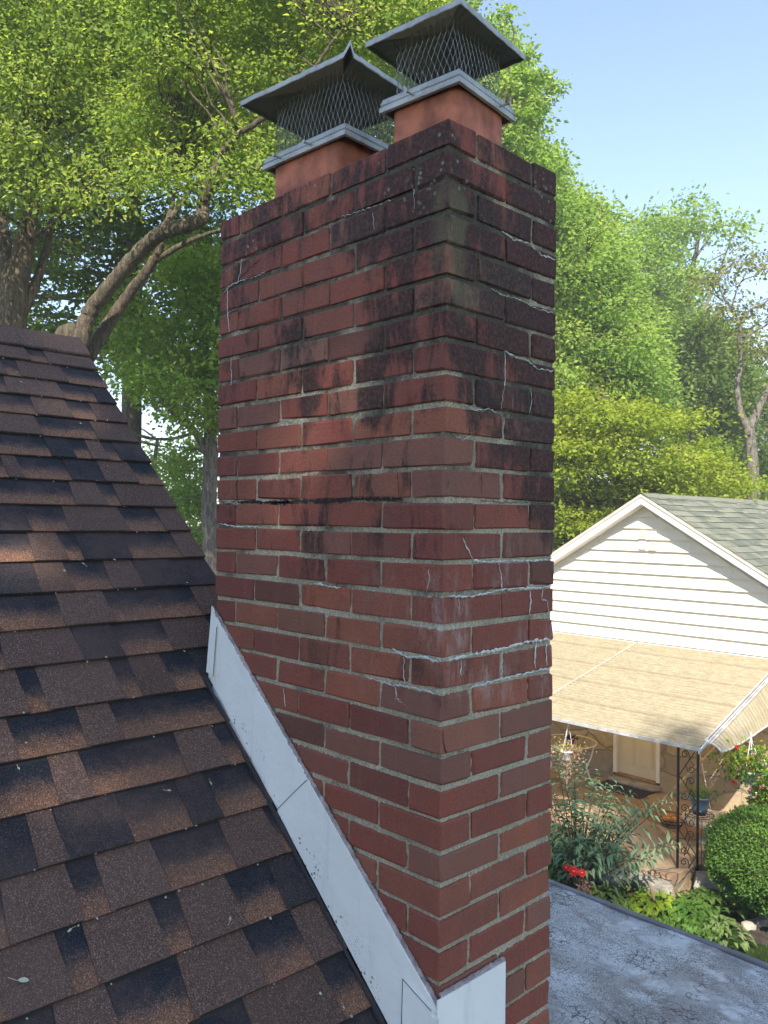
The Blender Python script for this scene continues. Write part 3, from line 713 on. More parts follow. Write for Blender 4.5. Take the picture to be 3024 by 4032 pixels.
# far slope (other side of the ridge)
RT = -2.38 * LN; RIDX = -2.38; RIDZ = RZ0 - SL * RIDX
def rp2(t, y, h=0.0):
    x, yy, z = rp(t, y, h); return (2 * RIDX - x, yy, z)
fsl = MB()
for i in range(1, len(TB), 1):
    shingle_course(fsl, TB[i - 1], TB[i], 900 + i, rp2, yc=False)
fsl.f = [q[::-1] for q in fsl.f]
fsl.build('far_shingle_slope', M['shingle'], house)
rc = MB(); y = Y1; k = 0
while y > Y0:
    g_ = rs.random(); a_ = 0.30; vs = []; at_ = []
    t1 = TB[0] + rs.uniform(-0.001, 0.001)
    for f, yy in ((0, y), (1, y - 0.20)):
        hh = 0.004 + 0.005 * (1 - f) + (k % 2) * 0.0
        for q in range(7):
            if q < 3: v_ = rp(t1 + (RT - t1) * q / 3, yy, hh)
            elif q == 3: v_ = (RIDX, yy, RIDZ + hh * 1.1)
            else: v_ = rp2(t1 + (RT - t1) * (6 - q) / 3, yy, hh)
            vs.append(v_); at_.append((0.6, g_, 0.5))
    for q in (0, 6):
        for j_ in (0, 7):
            v_ = vs[q + j_]; vs.append((v_[0], v_[1], v_[2] - 0.012)); at_.append((0, 0, 1.0))
    fs = [(q, q + 7, q + 8, q + 1) for q in range(6)] + [(0, 14, 15, 7), (6, 13, 17, 16)]
    rc.add(vs, fs, at_); y -= 0.14; k += 1
rc.build('ridge_cap', M['shingle'], house, label='row of folded brown cap shingles along the ridge')
dk = MB()
ch_y = -0.02
def slab(mb, t0, t1, y0, y1, h0, h1, P):
    vs = [P(t, y, h) for h in (h0, h1) for y in (y0, y1) for t in (t0, t1)]
    mb.add(vs, [(0, 2, 3, 1), (4, 5, 7, 6), (0, 1, 5, 4), (2, 6, 7, 3), (0, 4, 6, 2), (1, 3, 7, 5)])
tA, tB_ = -WL * LN, 0.0
slab(dk, RT, EAVE - 0.01, Y0 + .01, -0.008, -0.10, -0.011, rp); slab(dk, RT, tA - 0.02, -0.008, Y1 - 0.012, -0.10, -0.011, rp); slab(dk, 0.03, EAVE - 0.01, -0.008, Y1 - 0.012, -0.10, -0.011, rp)
slab(dk, RT, EAVE - 0.01, Y0 + .01, Y1 - 0.012, -0.10, -0.011, rp2)
dk.build('roof_deck', M['underlay'], house)
fa = MB()
for P, ta in ((rp, tA - 0.03), (rp2, EAVE)):
    slab(fa, RT, ta, Y1 - 0.012, Y1 - 0.001, -0.16, -0.014, P); fa.build('rake_board', M['trimwhite'], house); fa = MB()
slab(fa, 0.035, EAVE, Y1 - 0.012, Y1 - 0.001, -0.16, -0.014, rp)
fa.build('rake_board', M['trimwhite'], house)
wl = MB(); xe = EAVE / LN - 0.35
za = RZ0 - SL * xe - 0.15
for yy in (0.13, -6.8):
    wl.prism([(2 * RIDX - xe, yy, GZ), (xe, yy, GZ), (xe, yy, za), (RIDX, yy, RIDZ - 0.16), (2 * RIDX - xe, yy, za)], (0, -0.15, 0))
wl.box(xe - .15, xe, -6.8, -0.02, GZ, za); wl.box(2 * RIDX - xe, 2 * RIDX - xe + .15, -6.8, -0.02, GZ, za)
bw = NT('plain_brick_wall'); tx = bw.n('ShaderNodeTexBrick', {'Vector': bw.n('ShaderNodeMapping', {0: bw.pos(), 2: (math.pi / 2, 0, 0)}), 'Color1': (0.27, 0.065, 0.045, 1), 'Color2': (0.19, 0.05, 0.04, 1), 'Mortar': (0.3, 0.27, 0.21, 1), 'Scale': 1.0, 'Mortar Size': 0.006, 'Brick Width': 0.2035, 'Row Height': 0.0704})
bw.fin(tx.outputs[0], 0.9, 0, bw.bump(tx.outputs[1], -0.4, 0.005)); M['bwall'] = bw.mat
wl.build('brick_wall', M['bwall'], house)
# --- flashing
def fl_piece(name, pts, off, th, label=None):
    mb = MB(); mb.prism([(x, -off, z) for x, z in pts], (0, th, 0)); return mb.build(name, M['flash'], house, label=label)
bot = lambda x: -2.158 - 0.862 * x
top_ = lambda x: -1.932 - 0.852 * x
fl_piece('side_flashing', [(-0.927, bot(-0.927) - 0.02), (-0.562, bot(-0.562)), (-0.436, top_(-0.436)), (-0.892, top_(-0.892)), (-0.908, -1.150)], 0.0115, 0.0035, 'upper white metal flashing strip climbing the chimney side')
fl_piece('side_flashing', [(-0.572, bot(-0.572)), (0.014, bot(0.014)), (0.014, top_(0.014)), (-0.446, top_(-0.446))], 0.0155, 0.0035, 'lower white metal flashing strip down to the chimney corner')
fl_piece('end_flap', [(-0.932, -1.345), (-0.893, -1.352), (-0.877, -1.200), (-0.907, -1.146)], 0.0155, 0.0022, 'narrow white flap folded over the upper end of the flashing')
fl_piece('corner_flashing', [(-0.095, bot(-0.095)), (0.018, bot(0.018) - 0.02), (0.018, -1.952), (-0.004, -1.944), (-0.092, -1.912)], 0.0195, 0.0022, 'small white corner patch at the foot of the side flashing')
def seam_shade(P, off):  # dark tubes stand in for the shadow line at flashing overlaps
    mb = MB(); mb.tube([(x, -off, z) for x, z in P], 0.0011, 4); mb.build('seam_shade', M['dark'], house)
seam_shade([(-0.572, bot(-0.572) + .004), (-0.51, (bot(-0.572) + top_(-0.446)) / 2 + .002), (-0.446, top_(-0.446))], 0.0160)
seam_shade([(-0.893, -1.352), (-0.886, -1.29), (-0.877, -1.205)], 0.0160)
seam_shade([(-0.095, bot(-0.095)), (-0.0935, -1.99), (-0.092, -1.912), (-0.05, -1.928), (-0.004, -1.945)], 0.0198)
mb = MB(); mb.box(0.011, 0.0145, -0.020, 0.2155, -2.30, -1.916); mb.box(-0.004, 0.0145, -0.0215, -0.0195, -2.2, -1.955)
mb.build('front_flashing', M['flash'], house, label='white metal flashing panel wrapped on the narrow chimney face')
cb = MB(); P = []; r2 = random.Random(3)
for k in range(260):
    x = -0.900 + 0.905 * k / 259; P.append((x, -0.006 + r2.uniform(-.001, .001), top_(x) + 0.0005 + r2.uniform(-.0012, .0012) + (-0.02 * 0 if k else 0)))
cb.tube(P, [0.0055 * r2.uniform(0.75, 1.2) for _ in P], 6)
P = [(0.006 + r2.uniform(-.001, .001), -0.004 + 0.222 * k / 70, -1.914 + r2.uniform(-.0012, .0012)) for k in range(71)]
cb.tube(P, [0.0055 * r2.uniform(0.8, 1.2) for _ in P], 6)
cb.build('sealant_bead', M['caulk'], house)
# dark strip standing in for the shaded gap along the flashing foot
gb = MB(); P = [(x, -0.024, RZ0 - SL * x + 0.002) for x in np.linspace(-0.925, 0.02, 40)]
gb.tube(P, [0.006 * r2.uniform(0.5, 1.3) for _ in P], 5); gb.build('gap_shade_strip', M['underlay'], house)
# lichen crumbs caught along the shingle butts
lb = MB(); r3 = random.Random(77)
for i in range(1, len(TB) - 4):
    for _ in range(16):
        if r3.random() < 0.30: continue
        y = r3.uniform(-1.25, 0.2); t = TB[i] + r3.uniform(-0.002, 0.010)
        if r3.random() < 0.15: t -= r3.uniform(0.01, 0.12)
        if chim(t, y): continue
        c_ = np.array(rp(t, y, -0.001 if t > TB[i] else 0.003)); s_ = r3.uniform(0.0012, 0.0038)
        n_ = 6; vs = [tuple(c_ + np.array([math.cos(a__) * s_ * r3.uniform(.6, 1.2), math.sin(a__) * s_ * r3.uniform(.6, 1.4), -SL * math.cos(a__) * s_ * 0.8])) for a__ in np.arange(n_) * math.pi * 2 / n_]
        vs.append(tuple(c_ + np.array([nx, 0, nz]) * s_ * 0.8)); lb.add(vs, [(q, (q + 1) % n_, n_) for q in range(n_)])
lo_ = lb.build('lichen', M['debris'], house); lo_['kind'] = 'stuff'
# fallen seeds on the roof, each a thing
def seed(u, v, s, name, label, rot):
    # place on the roof plane under the given line of sight
    q = RM.T @ np.array([(u * K - 1512) / FPX, (v * K - 2016) / FPX, 1.0]); n_ = np.array([SL, 0, 1.0])
    t_ = (RZ0 + 0.008 - n_ @ CAM) / (n_ @ q); c_ = CAM + q * t_
    mb = MB(); ax = np.array([math.cos(rot) / LN, math.sin(rot), -SL * math.cos(rot) / LN]); ay = np.cross(np.array([nx, 0, nz]), ax)
    P = [(-1, 0), (-0.5, .38), (0.1, .48), (0.7, .3), (1, 0), (0.7, -.3), (0.1, -.42), (-0.5, -.35)]
    vs = [tuple(c_ + ax * a_ * s + ay * b_ * s + np.array([nx, 0, nz]) * (0.15 * s * abs(b_) * 2 + .001)) for a_, b_ in P] + [tuple(c_ + np.array([nx, 0, nz]) * .001)]
    mb.add(vs, [(i_, (i_ + 1) % 8, 8) for i_ in range(8)])
    mb.tube([tuple(c_ - ax * s), tuple(c_ - ax * s * 2.6 + ay * s * 0.5)], 0.0006, 4)
    return tag(mb.build(name, M['debris'], None, root=c_), label, 'fallen leaf', 'dry bits fallen on the brown shingles')
seed(50, 2118, 0.011, 'dry_leaf', 'largest pale dry leaf lying near the bottom left corner of the brown roof', 1.2)
for k, (u, v, s_, lab) in enumerate(((455, 1692, .006, 'pale dried seed with a stalk nearest the white flashing on the shingles'), (365, 1708, .006, 'pale dried seed on the shingles, second closest to the flashing of the middle row'), (497, 1985, .006, 'lone pale seed on the shingles beside the lower white flashing'), (180, 1218, .006, 'pale seed hanging by its stalk highest up on the brown roof'), (150, 2010, .006, 'pale curled seed on the shingles just up the roof from the large dry leaf'), (40, 1660, .0045, 'tiny pale fleck at the left edge of the brown roof halfway down'))):
    seed(u, v, s_, 'dry_seed', lab, k * 1.3)

# --- flat roof extension behind the chimney
fx = thing('flat_roof_extension', 'flat roofed extension with cracked silver grey roof coating behind the chimney', 'building', (0.4, 1.8, GZ))
mb = MB(); FZ = -3.3; nxs, nys = 60, 34; vs = []; fs = []
for a_ in range(nxs + 1):
    for b_ in range(nys + 1):
        vs.append((-2.25 + 5.2 * a_ / nxs, 0.14 + 3.19 * b_ / nys, FZ + 0.006 * math.sin(a_ * 0.7 + b_ * 0.5) + random.uniform(-0.002, 0.002)))
for a_ in range(nxs):
    for b_ in range(nys):
        q = a_ * (nys + 1) + b_
        xm = -2.25 + 5.2 * (a_ + .5) / nxs; ym = 0.14 + 3.19 * (b_ + .5) / nys
        if -WL + 0.02 < xm < -0.02 and ym < 0.37: continue
        fs.append((q, q + nys + 1, q + nys + 2, q + 1))
mb.add(vs, fs); mb.build('roof_membrane', M['flatroof'], fx, smooth=True)
mb = MB(); mb.box(-2.28, 2.98, 3.30, 3.345, FZ - 0.16, FZ + 0.012, ch=0.004); mb.box(2.94, 2.985, 0.14, 3.299, FZ - 0.16, FZ + 0.012, ch=0.004); mb.box(-2.285, -2.24, 0.14, 3.299, FZ - 0.16, FZ + 0.012, ch=0.004)
mb.build('roof_edge', simple('weathered_roof_edge', (0.17, 0.155, 0.16), 0.6, 0, 0.25, 6, 0.2, 40), fx)
mb = MB(); mb.box(-2.1, 2.8, 3.05, 3.18, GZ, FZ - 0.10); mb.box(2.7, 2.83, 0.14, 3.049, GZ, FZ - 0.10); mb.box(-2.13, -2.0, 0.14, 3.049, GZ, FZ - 0.10)
mb.build('wall', M['bwall'], fx)

# ================================================================== GROUND
mb = MB(); mb.add([(-400, -400, GZ), (400, -400, GZ), (400, 400, GZ), (-400, 400, GZ)], [(0, 1, 2, 3)])
tag(mb.build('lawn', M['grass']), None, None, None, 'structure')
mb = MB(); P = [(-9.5, 9.05), (-7.5, 8.95), (-5.6, 9.02), (-4.6, 8.72), (-3.95, 8.86), (-3.86, 9.6), (-1.2, 9.7), (-1.2, 12.0), (-9.5, 12.0)]
mb.prism([(x, y, GZ + 0.01) for x, y in P], (0, 0, -5.5 - GZ - 0.01)); tag(mb.build('patio', M['flagstone']), None, None, None, 'structure')
mb = MB(); vs = []; fs = []; nX, nY = 40, 16
for a_ in range(nX + 1):
    for b_ in range(nY + 1):
        e = min(a_, nX - a_, b_, nY - b_)
        x_ = -8 + 6.2 * a_ / nX; ylo = float(np.interp(x_, [-4.6, -3.6, -2.9, -1.8], [6.4, 7.75, 8.72, 8.8])) + 0.05 * math.sin(a_ * .9)
        vs.append((x_, ylo + (9.1 - ylo) * b_ / nY, GZ - 0.02 + (0.05 + 0.03 * random.random() if e > 0 else 0)))
for a_ in range(nX):
    for b_ in range(nY):
        q = a_ * (nY + 1) + b_; fs.append((q, q + nY + 1, q + nY + 2, q + 1))
mb.add(vs, fs); tag(mb.build('soil_bed', M['soil'], smooth=True), None, None, None, 'structure')
def rock(cx, cy, cz, sx, sy, sz, rz, seed, name, label, cat, group=None, mat='rock'):
    r = random.Random(seed); vs = []; fs = []; nu, nv = 10, 6
    for j in range(nv + 1):
        ph = math.pi * j / nv
        for i in range(nu):
            th = 2 * math.pi * i / nu
            x, y, z = math.sin(ph) * math.cos(th), math.sin(ph) * math.sin(th), math.cos(ph)
            x, y, z = [math.copysign(abs(q) ** 0.55, q) for q in (x, y, z)]
            k = 1 + r.uniform(-.09, .09); x *= sx * k; y *= sy * k; z *= sz * k
            vs.append((cx + x * math.cos(rz) - y * math.sin(rz), cy + x * math.sin(rz) + y * math.cos(rz), cz + z))
    for j in range(nv):
        for i in range(nu): fs.append((j * nu + i, (j + 1) * nu + i, (j + 1) * nu + (i + 1) % nu, j * nu + (i + 1) % nu))
    mb = MB(); mb.add(vs, fs); return tag(mb.build(name, M[mat], None, root=(cx, cy, cz)), label, cat, group)
rock(-4.15, 8.72, -5.60, 0.34, 0.15, 0.085, -0.25, 1, 'edging_stone', 'long flat grey slab edging the patio below the iron post', 'stone', 'stones edging the patio')
rock(-4.75, 8.62, -5.64, 0.30, 0.17, 0.10, 0.2, 2, 'edging_stone', 'tan slab stone at the patio edge left of the long flat slab', 'stone', 'stones edging the patio')
rock(-5.45, 8.85, -5.62, 0.33, 0.2, 0.10, -0.1, 3, 'edging_stone', 'sunlit tan stone at the patio edge below the grey green bush', 'stone', 'stones edging the patio')
rock(-3.55, 9.30, -5.60, 0.26, 0.2, 0.12, 0.4, 4, 'edging_stone', 'dark stone at the patio edge close beside the clipped hedge', 'stone', 'stones edging the patio')
for k, (x, y) in enumerate(((-2.95, 8.92), (-2.90, 9.09), (-2.86, 9.26), (-2.80, 9.42))):
    rock(x, y, GZ + 0.05, 0.10, 0.075, 0.06, 1.3, 20 + k, 'border_stone', ['nearest grey kerb block of the short row under the hedge', 'second grey kerb block of the short row under the hedge', 'third grey kerb block of the short row under the hedge', 'farthest grey kerb block of the short row under the hedge'][k], 'stone', 'grey kerb blocks by the hedge')

# ================================================================== NEIGHBOUR HOUSE
NY_ = 12.0
nb = thing('neighbour_house', 'neighbouring house with white lap siding gable, green shingle roof and tan stone wall', 'house', (-5.98, 16.5, GZ))
AX, AZ = -5.98, -0.36; NS = 0.60; HW = 5.2
sd_ = MB(); zt = -3.0
def gx(z, d=0.30): return (AZ - d - z) / NS                  # wall half width at height z
z = -2.95; k = 0
while True:
    z0 = -2.95 + 0.1985 * k; z1 = z0 + 0.1985
    if z0 > AZ - 0.30: break
    w0 = min(HW, gx(z0)); w1 = max(0.0, min(HW, gx(min(z1, AZ - .30)))); zz = min(z1, AZ - 0.30)
    yb = NY_ - 0.048; yt = NY_ - 0.002
    vs = [(AX - w0, yb, z0), (AX + w0, yb, z0), (AX + w1, yt, zz), (AX - w1, yt, zz), (AX - w0, NY_ + 0.01, z0), (AX + w0, NY_ + 0.01, z0)]
    sd_.add(vs, [(0, 1, 2, 3), (4, 5, 1, 0)]); k += 1
sd_.build('lap_siding', M['siding'], nb)
r7 = random.Random(8)
for k_ in range(9):
    z0 = -2.95 + 0.1985 * k_; x_ = AX + r7.uniform(-1, 1) * min(3.4, gx(z0 + .2) * .8)
    jm = MB(); jm.add([(x_, NY_ - .0495, z0 + .002), (x_ + .006, NY_ - .0495, z0 + .002), (x_ + .006, NY_ - .0035, z0 + .195), (x_, NY_ - .0035, z0 + .195)], [(0, 1, 2, 3)]); jm.build('siding_joint', M['trimtan'], nb)
mb = MB(); mb.box(AX - HW, AX + HW, NY_ - 0.03, NY_ + 0.01, -3.03, -2.955); mb.build('base_trim', M['trimwhite'], nb)
mb = MB()
mb.box(AX - HW, -6.615, NY_ - 0.01, NY_ + 0.2, GZ, -3.031); mb.box(-5.715, AX + HW, NY_ - 0.01, NY_ + 0.2, GZ, -3.031); mb.box(-6.6149, -5.7151, NY_ - 0.01, NY_ + 0.2, -3.30, -3.031); mb.box(-6.6149, -5.7151, NY_ - 0.03, NY_ + 0.2, GZ, -5.405)
mb.build('stone_wall', M['stonewall'], nb)
mb = MB(); mb.prism([(AX - HW, NY_ + .012, -3.0), (AX + HW, NY_ + .012, -3.0), (AX + HW, NY_ + .012, AZ - NS * HW - .3 + 0.28), (AX, NY_ + .012, AZ - 0.13), (AX - HW, NY_ + .012, AZ - NS * HW - .3 + .28)], (0, 0.15, 0))
mb.box(AX - HW, AX - HW + .2, NY_ + 0.21, 22, GZ, -3.2); mb.box(AX + HW - .2, AX + HW, NY_ + 0.21, 22, GZ, -3.2); mb.box(AX - HW, AX + HW, 22, 22.2, GZ, -3.2)
mb.build('wall', M['siding'], nb)
# rake boards and soffit, overhanging 0.28 m
OV = 0.26; L2 = math.hypot(1, NS)
rk = MB(); rk2 = MB(); sf = MB()
for s_ in (1, -1):
    def q(d, y, h): return (AX + s_ * (d / L2 + NS / L2 * h), y, AZ - NS * d / L2 + h / L2)
    E = (HW + .35) * L2
    def sl(mb, d0, d1, y0, y1, h0, h1):
        vs = [q(d, y, h) for h in (h0, h1) for y in (y0, y1) for d in (d0, d1)]
        fs = [(0, 2, 3, 1), (4, 5, 7, 6), (0, 1, 5, 4), (2, 6, 7, 3), (0, 4, 6, 2), (1, 3, 7, 5)]
        mb.add(vs, fs if s_ > 0 else [f[::-1] for f in fs])
    sl(rk, 0.0, E, NY_ - OV + .0008 * s_, NY_ - OV + 0.018 + .0008 * s_, -0.155, -0.012); sl(rk2, 0.0, E, NY_ - OV - 0.014 + .0008 * s_, NY_ - OV - 0.002 + .0008 * s_, -0.055, -0.004)
    sl(sf, 0.0, E, NY_ - OV + 0.021, NY_ + 0.01, -0.155, -0.145)
    rk.build('rake_board', M['trimwhite'], nb); rk2.build('rake_trim', M['trimtan'], nb); sf.build('soffit', M['trimwhite'], nb); rk = MB(); rk2 = MB(); sf = MB()

gr = MB()
for s_ in (1, -1):
    def qP(t, y, h=0.0): return (AX + s_ * (t / L2 + NS / L2 * h), y, AZ - NS * t / L2 + h / L2)
    prev = 0.0; i = 0
    while prev < (HW + .35) * L2:
        lo = prev + 0.19; r = random.Random(1000 + i * 2 + s_); y = NY_ - OV - 0.02
        while y < 22.3:
            w_ = r.uniform(0.18, 0.42); g_ = r.random(); ty = r.choice((0.0, 0.5, 0.5, 1.0)); vs = []; at_ = []
            h = r.choice((0, 0.006))
            for f in (0, 0.5, 1):
                for yy in (y, y + w_): vs.append(qP(prev - 0.02 + (lo - prev + .02) * f, yy, -0.006 + 0.012 * f + h)); at_.append((f, g_, ty))
            for yy in (y, y + w_): vs.append(qP(lo, yy, -0.008)); at_.append((0, 0, 1.0))
            fs = [(0, 2, 3, 1), (2, 4, 5, 3), (4, 6, 7, 5)]
            gr.add(vs, [f[::-1] for f in fs] if s_ > 0 else fs, at_); y += w_
        prev = lo; i += 1
    vs = [qP(0, NY_ - OV, -0.01), qP((HW + .35) * L2, NY_ - OV, -0.01), qP((HW + .35) * L2, 22.3, -0.01), qP(0, 22.3, -0.01)]
    gr.add(vs, [(0, 1, 2, 3)], (0, 0, 1.0))
grr = gr.build('green_shingle_roof', M['gshingle'], nb)
mb = MB(); mb.add([(AX + s_ * d_ , y_, AZ - NS * abs(d_) + .016) for y_ in (NY_ - OV - .01, 22.3) for s_, d_ in ((-1, .14), (1, 0), (1, .14))], [(0, 1, 4, 3), (1, 2, 5, 4)], (0.6, 0.5, 0.5))
mb.build('ridge_cap', M['gshingle'], nb)
# gable vent: four small louvre panels
for i, (vx, vz) in enumerate(((-6.06, -1.075), (-5.87, -1.085), (-6.06, -1.262), (-5.87, -1.272))):
    mb = MB(); yv = NY_ - 0.056; w_, h_ = 0.065, 0.068
    for s_ in (-1, 1): mb.box(vx + s_ * w_ - 0.006, vx + s_ * w_ + 0.006, yv - 0.012, yv + 0.014, vz - h_, vz + h_)
    for s_ in (-1, 1): mb.box(vx - w_ + .0061, vx + w_ - .0061, yv - 0.012, yv + 0.014, vz + s_ * h_ - 0.005, vz + s_ * h_ + 0.005)
    mb.box(vx - w_, vx + w_, yv + .015, yv + .04, vz - h_, vz + h_, m=1)
    for q_ in range(4):
        zc_ = vz - h_ + 0.022 + q_ * 0.031
        mb.add([(vx - w_ + .006, yv - .012, zc_ - .012), (vx + w_ - .006, yv - .012, zc_ - .012), (vx + w_ - .006, yv + .006, zc_ + .012), (vx - w_ + .006, yv + .006, zc_ + .012)], [(0, 1, 2, 3)])
    mb.build('gable_vent', [M['siding'], M['trimtan']], nb)
# door
dr = MB(); dr.box(-6.545, -5.785, NY_ + 0.045, NY_ + 0.09, -5.355, -3.34)
do = dr.build('door', M['door'], nb)
mb = MB()
for x0, x1 in ((-6.46, -6.22), (-6.11, -5.87)):
    for z0, z1 in ((-5.17, -4.30), (-4.10, -3.50)):
        mb.box(x0, x1, NY_ + 0.036, NY_ + 0.0449, z0, z1, ch=0.006); mb.box(x0 + .035, x1 - .035, NY_ + 0.030, NY_ + 0.0359, z0 + .035, z1 - .035, ch=0.004)
mb.build('raised_panel', M['door'], do)
mb = MB(); mb.lathe([(0.0, 0.04), (0.02, 0.035), (0.028, 0.015), (0.01, 0.0), (0.01, -0.02)], (0, 0, 0), 10); mb.v = [(-5.84 + v[0], NY_ + 0.02 - v[2] * 1.0, -4.35 + v[1]) for v in mb.v]
mb.build('door_knob', M['galv'], do)
mb = MB()
for x0, x1 in ((-6.613, -6.546), (-5.784, -5.717)): mb.box(x0, x1, NY_ - 0.035, NY_ + 0.1, -5.36, -3.3, ch=0.004)
mb.box(-6.5459, -5.7841, NY_ - 0.035, NY_ + 0.1, -3.34, -3.3); mb.build('door_frame', M['trimwhite'], nb)
mb = MB(); mb.box(-6.545, -5.785, NY_ - 0.045, NY_ + 0.09, -5.402, -5.358, ch=0.006); mb.build('door_sill', M['wood'], nb)
rock(-6.165, NY_ - 0.10, -5.455, 0.50, 0.11, 0.045, 0, 61, 'door_step', 'low grey stone step under the cream door', 'step', mat='rock')

# awning ------------------------------------------------------
aw = thing('patio_awning', 'yellowed corrugated patio awning sloping from the white gable with scrolled black iron post', 'awning', (-5.8, 10.6, -3.4))
AS = 0.3036; ay0, ay1 = 9.20, 11.995; ax0, ax1 = -10.2, -3.72
def az(y): return -2.99 + AS * (y - 12.0)
def awsheet(x0, x1, name):
    mb = MB(); n = 420; vs = []; fs = []
    for i_ in range(n + 1):
        y = ay1 - (ay1 - ay0) * i_ / n; p_ = (y % 0.076) / 0.076
        h = 0.018 * (0 if p_ < 0.45 else (1 if 0.55 < p_ < 0.9 else 0.5))
        for x in (x0, x1): vs.append((x, y, az(y) + h + 0.004))
    for i_ in range(n): fs.append((i_ * 2, i_ * 2 + 2, i_ * 2 + 3, i_ * 2 + 1))
    mb.add(vs, fs); return mb.build(name, M['awning'], aw)
awsheet(ax0, -6.30, 'corrugated_sheet'); awsheet(-6.2999, ax1, 'corrugated_sheet')
def abar(mb, p, q, w_, h): mb.tube([p, q], w_, 4, flat=h / w_)
mb = MB(); vs = []
for y, x in ((11.99, -6.16), (9.21, -6.52)): vs += [(x - 0.022, y, az(y) + .017), (x + 0.022, y, az(y) + .017), (x + 0.022, y, az(y) + 0.028), (x - .022, y, az(y) + .028)]
mb.add(vs, [(0, 1, 5, 4), (1, 2, 6, 5), (2, 3, 7, 6), (3, 0, 4, 7), (0, 3, 2, 1), (4, 5, 6, 7)]); mb.build('seam_strip', simple('grey_seam', (0.34, 0.30, 0.24), 0.6), aw)
mb = MB(); P0 = [(-1, 0)]
vs = []
def bar(mb, a_, b_, w_, h_):
    a_, b_ = np.array(a_, float), np.array(b_, float); d = b_ - a_; d /= np.linalg.norm(d); s_ = np.cross(d, (0, 0, 1)); s_ /= np.linalg.norm(s_); u_ = np.cross(s_, d)
    vs = []
    for p_ in (a_, b_):
        for i_, j_ in ((-1, -1), (1, -1), (1, 1), (-1, 1)): vs.append(p_ + s_ * w_ / 2 * i_ + u_ * h_ / 2 * j_)
    mb.add(vs, [(0, 1, 2, 3), (7, 6, 5, 4), (0, 4, 5, 1), (1, 5, 6, 2), (2, 6, 7, 3), (3, 7, 4, 0)])
bar(mb, (ax0, ay0 - 0.012, az(ay0) - 0.022), (ax1 + .02, ay0 - 0.012, az(ay0) - 0.010), 0.020, 0.045); mb.build('front_trim', M['alum'], aw)
mb = MB()
for o_, z_, w_, h_ in ((0.0, 0.022, 0.022, 0.018), (0.040, 0.012, 0.016, 0.030), (0.070, 0.0, 0.022, 0.018)):
    bar(mb, (ax1 + o_, ay0 + 0.16, az(ay0 + 0.16) + z_), (ax1 + o_, 11.99, az(11.99) + z_), w_, h_)
# curved end of the edge trim turning down at the front corner
P = [(ax1 + 0.035, ay0 + 0.17, az(ay0 + .17) + .012), (ax1 + 0.03, ay0 + 0.08, az(ay0 + .08) + .008), (ax1 + 0.012, ay0 + 0.02, az(ay0) - .015), (ax1 + 0.0, ay0 - 0.02, az(ay0) - .065)]
mb.tube(P, [0.040, 0.034, 0.028, 0.022], 8, flat=0.5); mb.build('edge_trim', M['alum'], aw)
# side valance hanging out and down on the open side
def vz(y): return az(y) - 0.005
mb = MB(); n = 60; vs = []; fs = []
for i_ in range(n + 1):
    f = i_ / n; y = ay0 + 0.20 + (11.99 - ay0 - .20) * f
    wv = 0.003 * math.sin(y * 80)
    top2 = np.array((ax1 + 0.085, y, az(y) - 0.010)); drop = 0.10 + 0.42 * min(1, (f + .02) * 1.05) if f < 0.95 else 0.52
    drop = 0.08 + 0.44 * f ** 0.75
    b2 = np.array((ax1 + 0.085 + 0.10 + drop * 0.25, y, az(y) - 0.010 - drop))
    vs += [top2, (top2 + b2) / 2 + np.array([0.02, 0, 0]), b2 + np.array([wv, 0, 0])]
for i_ in range(n):
    for q_ in (0, 1): fs.append((i_ * 3 + q_, i_ * 3 + q_ + 1, i_ * 3 + q_ + 4, i_ * 3 + q_ + 3))
mb.add(vs, fs); mb.build('side_valance', M['awning'], aw)
mb = MB(); mb.tube([tuple(np.array(vs[i_ * 3 + 2]) + np.array([0.004, 0, -0.004])) for i_ in range(0, n + 1, 3)], 0.013, 6); mb.tube([tuple(vs[0]), tuple(vs[1]), tuple(vs[2])], 0.014, 6); mb.build('valance_trim', M['alum'], aw)
# rafters
mb = MB()
for x in (-9.0, -7.6, -6.3, -5.0, -3.80): bar(mb, (x, ay0 + .02, az(ay0) - 0.045), (x, 11.98, az(11.98) - 0.045), 0.04, 0.05)
mb.build('rafter', M['alum'], aw)
